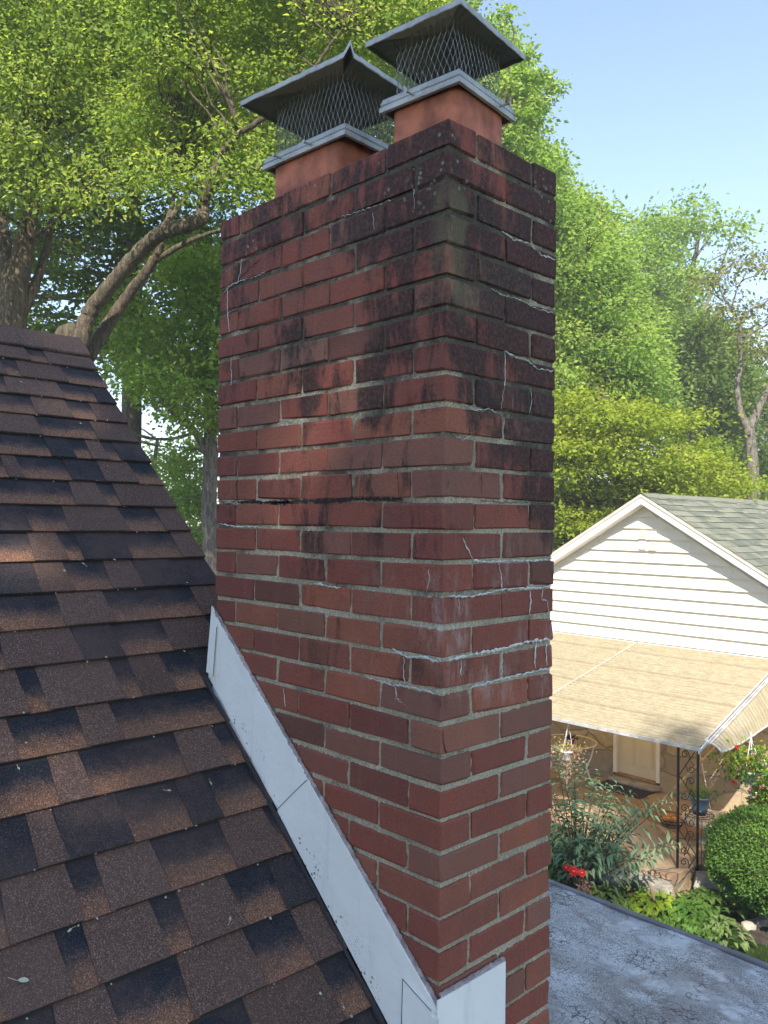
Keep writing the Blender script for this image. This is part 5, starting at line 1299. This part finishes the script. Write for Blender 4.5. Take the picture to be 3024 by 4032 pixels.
Bs, Ds, Ns, Ss, Ts = map(np.array, (Bs, Ds, Ns, Ss, Ts))
leaf_mesh('foliage', Bs, Ds, Ns, Ss, .30, M['leafG'], t, Ts, curl=.28, fold=.3)
# clipped ball hedge and lime shrub
def ball(name, label, cat, c, rad, leafmat, n, leaf, seed, shell=.12, asp=.65, tonez=.4):
    t = thing(name, label, cat, (c[0], c[1], GZ)); r2 = np.random.default_rng(seed)
    d = r2.normal(size=(n, 3)); d /= np.linalg.norm(d, axis=1, keepdims=True)
    lump = (1 + (.10 * (1 - np.abs(d).max(axis=1)) + .03 * (r2.random(n) > .97)))
    lump = lump + .05 * np.sin(d[:, 0] * 9 + seed) * np.cos(d[:, 2] * 8) + .04 * np.sin(d[:, 1] * 17)
    p = np.array(c) + d * np.array(rad) * (lump * (1 - shell * r2.random(n) ** 1.2 * 2))[:, None]
    p[:, 2] = np.maximum(p[:, 2], GZ + .03)
    dd = d + r2.normal(size=(n, 3)) * .7; nn = d * .6 + r2.normal(size=(n, 3)) * .5 + np.array([0, 0, .5])
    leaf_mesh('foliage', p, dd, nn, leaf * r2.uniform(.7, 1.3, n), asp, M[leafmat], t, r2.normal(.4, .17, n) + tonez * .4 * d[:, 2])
    mb = MB()
    for k in range(9):
        an = k * .7; e = np.array(c) + np.array([math.cos(an) * rad[0] * .7, math.sin(an) * rad[1] * .7, rad[2] * .1 * (k % 3)])
        mb.tube(wobble([(c[0], c[1], GZ), (np.array(c) + np.array([c[0], c[1], GZ])) / 2 + (e - np.array(c)) * .3, e], .02, 3, k), [.035, .03, .026, .022, .018, .012, .008], 5)
    mb.build('stem', M['bark'], t); return t
ball('clipped_hedge', 'large rounded clipped dark green hedge at the right edge below the awning', 'hedge', (-2.74, 9.30, -5.05), (.86, .76, .60), 'leafH', 42000, .034, 31, .09)
ball('lime_shrub', 'lime green leafy shrub behind the top of the clipped hedge', 'shrub', (-3.02, 10.25, -4.62), (.42, .38, .40), 'leafL', 2600, .075, 32, .3)
# hostas
def hosta(label, c, n, L, tone, seed, spread=1.0, mat='leafW'):
    t = thing('hosta', label, 'plant', (c[0], c[1], GZ), 'leafy hostas along the bed'); r2 = np.random.default_rng(seed); B_, D_, N_, S_, T_ = [], [], [], [], []; mb = MB()
    for k in range(n):
        an = r2.uniform(0, 2 * math.pi); rr_ = spread * (0.04 + .30 * r2.random()); up = 1 - rr_ / spread / .36
        b = np.array([c[0] + math.cos(an) * rr_, c[1] + math.sin(an) * rr_, c[2] + .10 + .16 * up])
        mb.tube([(c[0], c[1], GZ + .02), tuple((np.array([c[0], c[1], GZ]) + b) / 2 + [0, 0, .05]), tuple(b)], .004, 4)
        B_.append(b); D_.append([math.cos(an), math.sin(an), -.35 + .7 * up]); N_.append([math.cos(an) * .3, math.sin(an) * .3, 1]); S_.append(L * r2.uniform(.7, 1.2)); T_.append(r2.normal(tone, .12))
    leaf_mesh('foliage', np.array(B_), np.array(D_), np.array(N_), np.array(S_), .58, M[mat], t, np.array(T_), curl=.3)
    mb.build('stem', M['leafH'], t); return t
hosta('pale edged hosta beside the red flower above the grey roof edge', (-4.40, 8.00, GZ + .05), 150, .13, .8, 41, 1.0)
hosta('big lime leaved hosta in front of the iron post base', (-3.82, 8.32, GZ + .05), 170, .15, .7, 42, 1.05, 'leafL')
hosta('mid green hosta between the lime hosta and the hedge', (-3.48, 8.42, GZ + .05), 190, .14, .35, 43, 1.05, 'leafH')
hosta('low white edged hosta trailing onto the lawn', (-3.10, 8.42, GZ), 130, .10, .9, 44, 1.0)
hosta('dark leafy perennial under the iron post beside the hedge', (-3.42, 8.86, GZ + .08), 170, .11, .3, 45, 1.1, 'leafB')
# bits of ground cover
n = 5200; r2 = np.random.default_rng(9)
p = np.stack([r2.uniform(-7.2, -2.9, n), r2.uniform(7.0, 8.9, n), np.full(n, GZ)], 1)
keep = (np.sin(p[:, 0] * 3.1) + np.cos(p[:, 1] * 4.3 + p[:, 0]) > .1) | (p[:, 0] < -4.9); p = p[keep]; n = len(p); p[:, 2] += r2.uniform(.02, .28, n) * (1 + (p[:, 0] < -4.8))
o = leaf_mesh('ground_cover', p, rnd_dirs(n, .3), rnd_dirs(n, 1), r2.uniform(.05, .11, n), .5, M['leafH'], None, r2.normal(.5, .2, n), root=(-5, 8, GZ))
tag(o, 'low green ground cover plants in the shady bed', 'ground cover', None, 'stuff')
n = 42000; p = np.stack([r2.uniform(-3.6, 1.6, n), r2.uniform(6.0, 9.4, n), np.full(n, GZ)], 1)
dd = r2.normal(size=(n, 3)) * .45 + np.array([0, 0, 1.0])
o = leaf_mesh('grass_blades', p, dd, rnd_dirs(n, .2), r2.uniform(.02, .05, n), .12, M['leafH'], None, r2.normal(.35, .25, n), root=(-2, 7.5, GZ)); tag(o, 'short shaded grass blades of the lawn corner', 'grass', None, 'stuff')
# red flowers
def dahlia(c, R_, label):
    t = thing('red_flower', label, 'flower', (c[0], c[1], GZ), 'red flowers in the bed')
    mb = MB(); mb.tube([(c[0], c[1] + .05, GZ), (c[0] + .03, c[1], (c[2] + GZ) / 2), tuple(c)], .005, 5); mb.build('stem', M['leafH'], t)
    B_, D_, N_, S_ = [], [], [], []; ax = np.array([.5, -.7, .5]); ax /= np.linalg.norm(ax); u_ = np.cross(ax, [0, 0, 1]); u_ /= np.linalg.norm(u_); v_ = np.cross(ax, u_)
    for ring, (nn, rr_, tl) in enumerate(((10, .012, .2), (9, .008, .5), (7, .004, .9))):
        for k in range(nn):
            an = k * 2 * math.pi / nn + ring * .3; d = u_ * math.cos(an) + v_ * math.sin(an)
            B_.append(np.array(c) + d * rr_); D_.append(d + ax * tl); N_.append(ax); S_.append(R_ * (1 - .15 * ring))
    leaf_mesh('petals', np.array(B_), np.array(D_), np.array(N_), np.array(S_), .6, M['petR'], t, fold=.1)
    mb = MB(); mb.lathe([(0, .012), (.012, .006), (.014, 0)], tuple(np.array(c) + ax * .012), 8); mb.build('flower_centre', M['orange'], t)
dahlia((-4.60, 7.62, -5.27), .065, 'largest bright red flower in the bed above the roof edge')
dahlia((-4.70, 7.60, -5.25), .04, 'smaller red bloom left of the largest red flower')
dahlia((-4.50, 7.66, -5.27), .045, 'smaller red bloom right of the largest red flower')
t = thing('pink_perennial', 'dusty pink leafy perennial just below the red flowers', 'plant', (-4.48, 7.62, GZ))
leaf_mesh('foliage', np.array([-4.46, 7.64, -5.46]) + r2.normal(0, .055, (90, 3)), rnd_dirs(90), rnd_dirs(90, 1), r2.uniform(.03, .06, 90), .6, M['leafP'], t, r2.uniform(0, .5, 90))
mb = MB(); mb.tube([(-4.48, 7.62, GZ), (-4.46, 7.64, -5.46)], .006, 5); mb.build('stem', M['leafH'], t)
mb = MB(); P = [(-1, 0), (-.6, .35), (0, .45), (.6, .3), (1, 0), (.6, -.3), (0, -.42), (-.6, -.3)]
vs = [(-3.80 + a_ * .03 + b_ * .05, 8.12 + b_ * .02, -5.42 - a_ * .10 + abs(b_) * .02) for a_, b_ in P] + [(-3.80, 8.10, -5.42)]
mb.add(vs, [(i_, (i_ + 1) % 8, 8) for i_ in range(8)]); mb.tube([vs[0], (-3.84, 8.12, -5.30)], .003, 4)
tag(mb.build('brown_leaf', simple('tan_leaf', (.34, .21, .13), .7), None, root=(-3.8, 8.1, -5.42)), 'large fallen tan leaf resting on the lime hosta', 'fallen leaf')

# ================================================================== PATIO THINGS
mb = MB(); vs = []; fs = []
for i in range(25):
    for j in range(13):
        vs.append((-6.64 + .89 * i / 24, 11.36 + .62 * j / 12, -5.483 + random.uniform(-.0015, .0015)))
for i in range(24):
    for j in range(12): q = i * 13 + j; fs.append((q, q + 13, q + 14, q + 1))
mb.add(vs, fs); mb.box(-6.64, -5.75, 11.36, 11.98, -5.498, -5.4855)
tag(mb.build('doormat', M['mat'], None, root=(-6.2, 11.67, -5.5)), 'dark rectangular doormat in front of the cream door', 'doormat')
# round glass table
tc = (-7.02, 11.18); t = thing('glass_table', 'round glass topped patio table with white metal frame left of the door', 'table', (tc[0], tc[1], -5.5))
mb = MB(); mb.lathe([(0, 0), (.46, 0), (.46, .008), (0, .008)], (tc[0], tc[1], -4.762), 40); mb.build('glass_top', M['glass'], t)
mb = MB(); mb.tube([(tc[0] + .47 * math.cos(a_), tc[1] + .47 * math.sin(a_), -4.758) for a_ in np.linspace(0, 2 * math.pi, 41)], .012, 8, cap=False); mb.build('rim', M['whiteplastic'], t)
for k in range(4):
    an = k * math.pi / 2 + .5; mb = MB(); cc_, ss_ = math.cos(an), math.sin(an)
    mb.tube([(tc[0] + cc_ * .44, tc[1] + ss_ * .44, -4.765), (tc[0] + cc_ * .38, tc[1] + ss_ * .38, -5.0), (tc[0] + cc_ * .30, tc[1] + ss_ * .30, -5.2), (tc[0] + cc_ * .42, tc[1] + ss_ * .42, -5.5)], .014, 7); mb.build('leg', M['whiteplastic'], t)
t = thing('purple_plant', 'dark purple spiky potted plant on the glass table', 'plant', (-6.86, 10.98, -4.754))
mb = MB(); mb.lathe([(0, 0), (.05, 0), (.065, .09), (.058, .09), (.05, .07), (0, .07)], (-6.86, 10.98, -4.753), 16); mb.build('pot', M['blackglaze'], t)
an = r2.uniform(0, 2 * math.pi, 34); leaf_mesh('foliage', np.tile([-6.86, 10.98, -4.68], (34, 1)), np.stack([np.cos(an), np.sin(an), r2.uniform(.2, 1.4, 34)], 1), rnd_dirs(34, 1), r2.uniform(.12, .2, 34), .25, M['leafV'], t)
# hanging basket with pink plant
def hanging(name, label, c, hook, potmat, rpot, hp, leafs, cat='hanging basket', group=None):
    t = thing(name, label, cat, tuple(c), group); mb = MB()
    mb.lathe([(0, -hp), (rpot * .6, -hp), (rpot * .72, -hp * .9), (rpot, -.01), (rpot * 1.06, -.008), (rpot * 1.06, .012), (rpot * .96, .012), (rpot * .9, -.02), (0, -.02)], tuple(c), 24); mb.build('pot', M[potmat], t, smooth=True)
    for k in range(3):
        an = k * 2.09 + .4; mb = MB(); mb.tube([(c[0] + rpot * math.cos(an), c[1] + rpot * math.sin(an), c[2]), hook], .0035, 5); mb.build('hanger', M['whiteplastic'], t)
    for nm, mat, n_, sp, sz, L, asp in leafs:
        p = np.array(c) + r2.normal(size=(n_, 3)) * np.array(sp) + np.array([0, 0, sz])
        o_ = leaf_mesh(nm, p, rnd_dirs(n_, -.2), rnd_dirs(n_, .8), L * r2.uniform(.6, 1.3, n_), asp, M[mat], t)
        if nm != 'foliage': o_['kind'] = 'stuff'
    return t
hanging('hanging_basket', 'white hanging pot of pink trailing plant under the front edge of the awning', (-5.83, 9.3, -4.33), (-5.80, 9.3, -3.90), 'whiteplastic', .095, .13,
        [('foliage', 'leafP', 300, (.14, .12, .09), .03, .05, .4), ('foliage', 'leafL', 60, (.12, .1, .05), .06, .05, .5), ('trailing_shoots', 'leafP', 120, (.05, .05, .16), -.16, .05, .35)])
mb = MB(); mb.tube([(-5.80, 9.3, -3.90), (-5.79, 9.3, -3.88), (-5.80, 9.3, az(9.3) - .01)], .004, 5)
tag(mb.build('hook', M['iron'], None, root=(-5.8, 9.3, -3.85)), 'small wire hook under the awning holding the pink hanging pot', 'hook')
t = hanging('fuchsia_basket', 'hanging basket of red and white fuchsia beside the open end of the awning', (-3.28, 9.80, -4.15), (-3.30, 9.80, -3.72), 'greenplastic', .15, .17,
        [('foliage', 'leafL', 760, (.20, .17, .12), .08, .06, .55), ('foliage', 'leafH', 760, (.22, .18, .13), .05, .06, .55), ('flower', 'petF', 170, (.05, .05, .04), 0, .05, .6)])
for k, (dx, dz, big) in enumerate(((-.30, .02, 1), (-.22, .08, 1), (-.26, -.12, 1), (-.13, -.02, 1), (-.02, .12, 0), (.12, -.05, 1), (.02, -.22, 1), (-.16, .28, 1), (.05, .22, 0), (.2, .14, 1), (-.2, -.2, 1), (.16, -.18, 0), (-.08, .06, 0), (.25, .02, 1))):
    p = np.array([-3.28 + dx, 9.80 - .12 + .02 * (k % 3), -4.12 + dz]); n_ = 14
    leaf_mesh('flower', p + r2.normal(0, .011, (n_, 3)), rnd_dirs(n_, -.9), rnd_dirs(n_), r2.uniform(.03, .05, n_), .6, M['petR' if k % 3 == 1 else 'petF'], t, r2.random(n_))
mb = MB(); mb.tube([(-3.36, 9.98, GZ), (-3.36, 9.98, -3.9), (-3.35, 9.94, -3.72), (-3.32, 9.86, -3.66), (-3.29, 9.80, -3.72), (-3.28, 9.79, -3.76)], .009, 7)
tag(mb.build('plant_hook', M['whiteplastic'], None, root=(-3.36, 9.98, GZ)), 'tall white curved garden hook holding the fuchsia basket', 'plant hook')
t = thing('hanging_lampshade', 'pale wicker bell shaped shade hanging under the right end of the awning', 'lampshade', (-3.32, 10.75, -4.10))
mb = MB(); c = (-3.32, 10.75, -4.14); mb.lathe([(.085, .17), (.10, .165), (.085, .15), (.10, .10), (.13, .04), (.17, -.03), (.19, -.06), (.18, -.065), (.12, .03), (.075, .16)], c, 26); mb.build('shade', M['wicker'], t, smooth=True)
mb = MB(); mb.tube([(c[0], c[1], c[2] + .17), (c[0] + .01, c[1], -3.50)], .002, 4); mb.tube([(c[0] - .07, c[1], c[2] + .16), (c[0], c[1], c[2] + .19), (c[0] + .07, c[1], c[2] + .16)], .003, 4); mb.build('hanger', M['iron'], t)
# blue pot on wire stand
pc = (-3.98, 9.78)
t = thing('plant_stand', 'black scrolled wire plant stand behind the iron awning post', 'plant stand', (pc[0], pc[1], -5.5)); zt_ = -4.90
mb = MB()
for r_q in (.19, .13): mb.tube([(pc[0] + r_q * math.cos(a_), pc[1] + r_q * math.sin(a_), zt_ - .006) for a_ in np.linspace(0, 2 * math.pi, 25)], .005, 5, cap=False)
for k in range(8): an = k * math.pi / 4; mb.tube([(pc[0], pc[1], zt_ - .006), (pc[0] + .19 * math.cos(an), pc[1] + .19 * math.sin(an), zt_ - .006)], .003, 4)
for k in range(16):
    an = k * math.pi / 8; mb.tube([(pc[0] + .19 * math.cos(an + q * .35), pc[1] + .19 * math.sin(an + q * .35), zt_ - .006 - d) for q, d in ((0, 0), (.3, .04), (.7, .045), (1, 0))], .003, 4)
mb.build('top', M['iron'], t)
for k in range(4):
    an = k * math.pi / 2 + .6; mb = MB(); ca_, sa_ = math.cos(an), math.sin(an)
    mb.tube([(pc[0] + ca_ * .18, pc[1] + sa_ * .18, zt_), (pc[0] + ca_ * .20, pc[1] + sa_ * .20, zt_ - .12), (pc[0] + ca_ * .13, pc[1] + sa_ * .13, zt_ - .34), (pc[0] + ca_ * .2, pc[1] + sa_ * .2, -5.5)], .005, 5); mb.build('leg', M['iron'], t)
t = thing('blue_flower_pot', 'blue glazed flower pot with dark base full of wispy flowers on the wire stand', 'flower pot', (pc[0], pc[1], zt_))
mb = MB(); mb.lathe([(.105, .0751), (.140, .23), (.150, .232), (.150, .250), (.138, .250), (.130, .20), (0, .20)], (pc[0], pc[1], zt_), 28); mb.build('pot', M['blueglaze'], t, smooth=True)
mb = MB(); mb.lathe([(0, 0), (.088, 0), (.1045, .075), (.09, .0749)], (pc[0], pc[1], zt_), 28); mb.build('pot_base', M['blackglaze'], t, smooth=True)
n_ = 900; p = np.array([pc[0], pc[1], zt_ + .33]) + r2.normal(size=(n_, 3)) * np.array([.12, .11, .055]); leaf_mesh('foliage', p, rnd_dirs(n_, .5), rnd_dirs(n_), r2.uniform(.012, .04, n_), .3, M['leafO'], t, r2.normal(1.0, .2, n_))
n_ = 240; p = np.array([pc[0], pc[1], zt_ + .28]) + r2.normal(size=(n_, 3)) * np.array([.09, .09, .03]); leaf_mesh('foliage', p, rnd_dirs(n_, .3), rnd_dirs(n_, 1), r2.uniform(.03, .07, n_), .45, M['leafH'], t)
for dx, dz in ((-.10, .31), (-.075, .325), (-.13, .335)):
    n_ = 10; leaf_mesh('flower', np.array([pc[0] + dx, pc[1] - .1, zt_ + dz]) + r2.normal(0, .008, (n_, 3)), rnd_dirs(n_), rnd_dirs(n_), np.full(n_, .025), .8, M['petR'], t)
# round stone table
t = thing('stone_table', 'low round pale stone table catching sunlight behind the wire stand', 'table', (-4.12, 10.42, -5.5))
mb = MB(); mb.lathe([(0, .30), (.36, .30), (.38, .31), (.38, .35), (.36, .36), (0, .36)], (-4.12, 10.42, -5.5), 32); mb.build('tabletop', simple('pale_stone', (.55, .50, .42), .8, 0, .15, 8, .3, 40), t)
mb = MB(); mb.lathe([(.17, 0), (.17, .04), (.09, .09), (.08, .22), (.15, .2999)], (-4.12, 10.42, -5.5), 20); mb.build('pedestal', M['rock'], t, smooth=True)
# wire basket with gourds
t = thing('wire_basket', 'dark round wire basket on the patio floor behind the bush', 'basket', (-4.82, 10.62, -5.5)); mb = MB(); c = (-4.82, 10.62)
for rr_, zz in ((.14, .01), (.20, .07), (.235, .13)): mb.tube([(c[0] + rr_ * math.cos(a_), c[1] + rr_ * math.sin(a_), -5.5 + zz) for a_ in np.linspace(0, 2 * math.pi, 25)], .005, 5, cap=False)
for k in range(18): an = k * math.pi / 9; mb.tube([(c[0] + q * math.cos(an), c[1] + q * math.sin(an), -5.5 + z_) for q, z_ in ((.02, .008), (.14, .01), (.20, .07), (.235, .13))], .003, 4)
mb.build('basket_frame', M['iron'], t)
for k, (dx, dy, s_, lab) in enumerate(((-.02, -.10, .055, 'orange gourd at the front rim of the wire basket'), (.08, -.02, .05, 'orange gourd at the right side of the wire basket'), (-.06, .05, .05, 'orange gourd at the back of the wire basket'))):
    mb = MB(); prof = [(0.0, s_ * .42)] + [(s_ * math.sin(a_) * (1 + .0), s_ * .62 * math.cos(a_)) for a_ in np.linspace(.25, math.pi - .2, 8)] + [(0, -s_ * .55)]
    mb.lathe(prof, (c[0] + dx, c[1] + dy, -5.5 + .10 + .03), 16, sx=1.25); 
    for i_ in range(len(mb.v)):
        v_ = mb.v[i_]; an = math.atan2(v_[1] - c[1] - dy, v_[0] - c[0] - dx); kk = 1 + .05 * math.cos(an * 8); mb.v[i_] = (c[0] + dx + (v_[0] - c[0] - dx) * kk, c[1] + dy + (v_[1] - c[1] - dy) * kk, v_[2])
    g_ = thing('gourd', lab, 'gourd', (c[0] + dx, c[1] + dy, -5.42), 'orange gourds in the wire basket'); mb.build('rind', M['orange'], g_, smooth=True)
    mb = MB(); mb.tube([(c[0] + dx, c[1] + dy, -5.37 + s_ * .4), (c[0] + dx + .01, c[1] + dy, -5.35 + s_ * .5)], .006, 5); mb.build('stalk', M['wood'], g_)
mb = MB(); a_, b_ = np.array([-5.25, 10.60, -5.5]), np.array([-3.72, 11.14, -3.52]); P = [a_ + (b_ - a_) * i / 24 for i in range(25)]
mb.tube(P, [.017 + (.004 if i % 4 == 0 else 0) for i in range(25)], 8); tag(mb.build('bamboo_pole', M['bamboo'], None, root=a_), 'long knotted bamboo pole leaning across the patio under the awning', 'pole')
mb = MB(); mb.tube([(-5.10, 11.93, -4.12), (-4.70, 11.5, -4.95), (-4.45, 11.25, -5.5)], .008, 6); tag(mb.build('metal_rod', M['alum'], None, root=(-4.45, 11.25, -5.5)), 'thin pale metal rod leaning on the stone wall, crossing behind the bamboo pole', 'rod')
t = thing('garden_chair', 'white metal garden chair half hidden behind the fuchsia', 'chair', (-3.55, 11.0, -5.5))
mb = MB(); cx_, cy_ = -3.50, 11.0; mb.lathe([(0, 0), (.2, 0), (.21, .012), (.2, .024), (0, .02)], (cx_, cy_, -5.06), 20); mb.build('seat', M['whiteplastic'], t)
for k in range(4): an = k * math.pi / 2 + .78; mb = MB(); mb.tube([(cx_ + .19 * math.cos(an), cy_ + .19 * math.sin(an), -5.06), (cx_ + .23 * math.cos(an), cy_ + .23 * math.sin(an), -5.5)], .011, 6); mb.build('leg', M['whiteplastic'], t)
mb = MB(); mb.tube([(cx_ - .2, cy_ + .12, -5.05), (cx_ - .22, cy_ + .17, -4.75), (cx_ - .1, cy_ + .2, -4.62), (cx_ + .1, cy_ + .2, -4.62), (cx_ + .22, cy_ + .17, -4.75), (cx_ + .2, cy_ + .12, -5.05)], .011, 7)
for q in (-.08, 0, .08): mb.tube([(cx_ + q, cy_ + .14, -5.05), (cx_ + q, cy_ + .2, -4.62)], .006, 5)
mb.build('backrest', M['whiteplastic'], t)
for s_ in (-1, 1): mb = MB(); mb.tube([(cx_ + s_ * .22, cy_ + .16, -4.83), (cx_ + s_ * .25, cy_ - .05, -4.84), (cx_ + s_ * .2, cy_ - .17, -4.95), (cx_ + s_ * .18, cy_ - .1, -5.05)], .011, 7); mb.build('armrest', M['whiteplastic'], t)

# ================================================================== AIR: added volume that imitates veiling lens glare
hz = MB(); hz.box(-410, 410, -410, 410, GZ - 1.0, 42.0)
ho = hz.build('glare_haze', NT('glare_haze').mat); hm = ho.data.materials[0]; ht = hm.node_tree
ht.nodes.remove(ht.nodes['Principled BSDF']); pv = ht.nodes.new('ShaderNodeVolumePrincipled')
pv.inputs['Color'].default_value = (1.0, 0.98, 0.93, 1); pv.inputs['Density'].default_value = 0.0026; pv.inputs['Anisotropy'].default_value = 0.0
ht.links.new(pv.outputs[0], ht.nodes['Material Output'].inputs['Volume'])
tag(ho, 'added thin pale volume imitating lens glare over the garden', 'glare_haze', None, 'stuff')
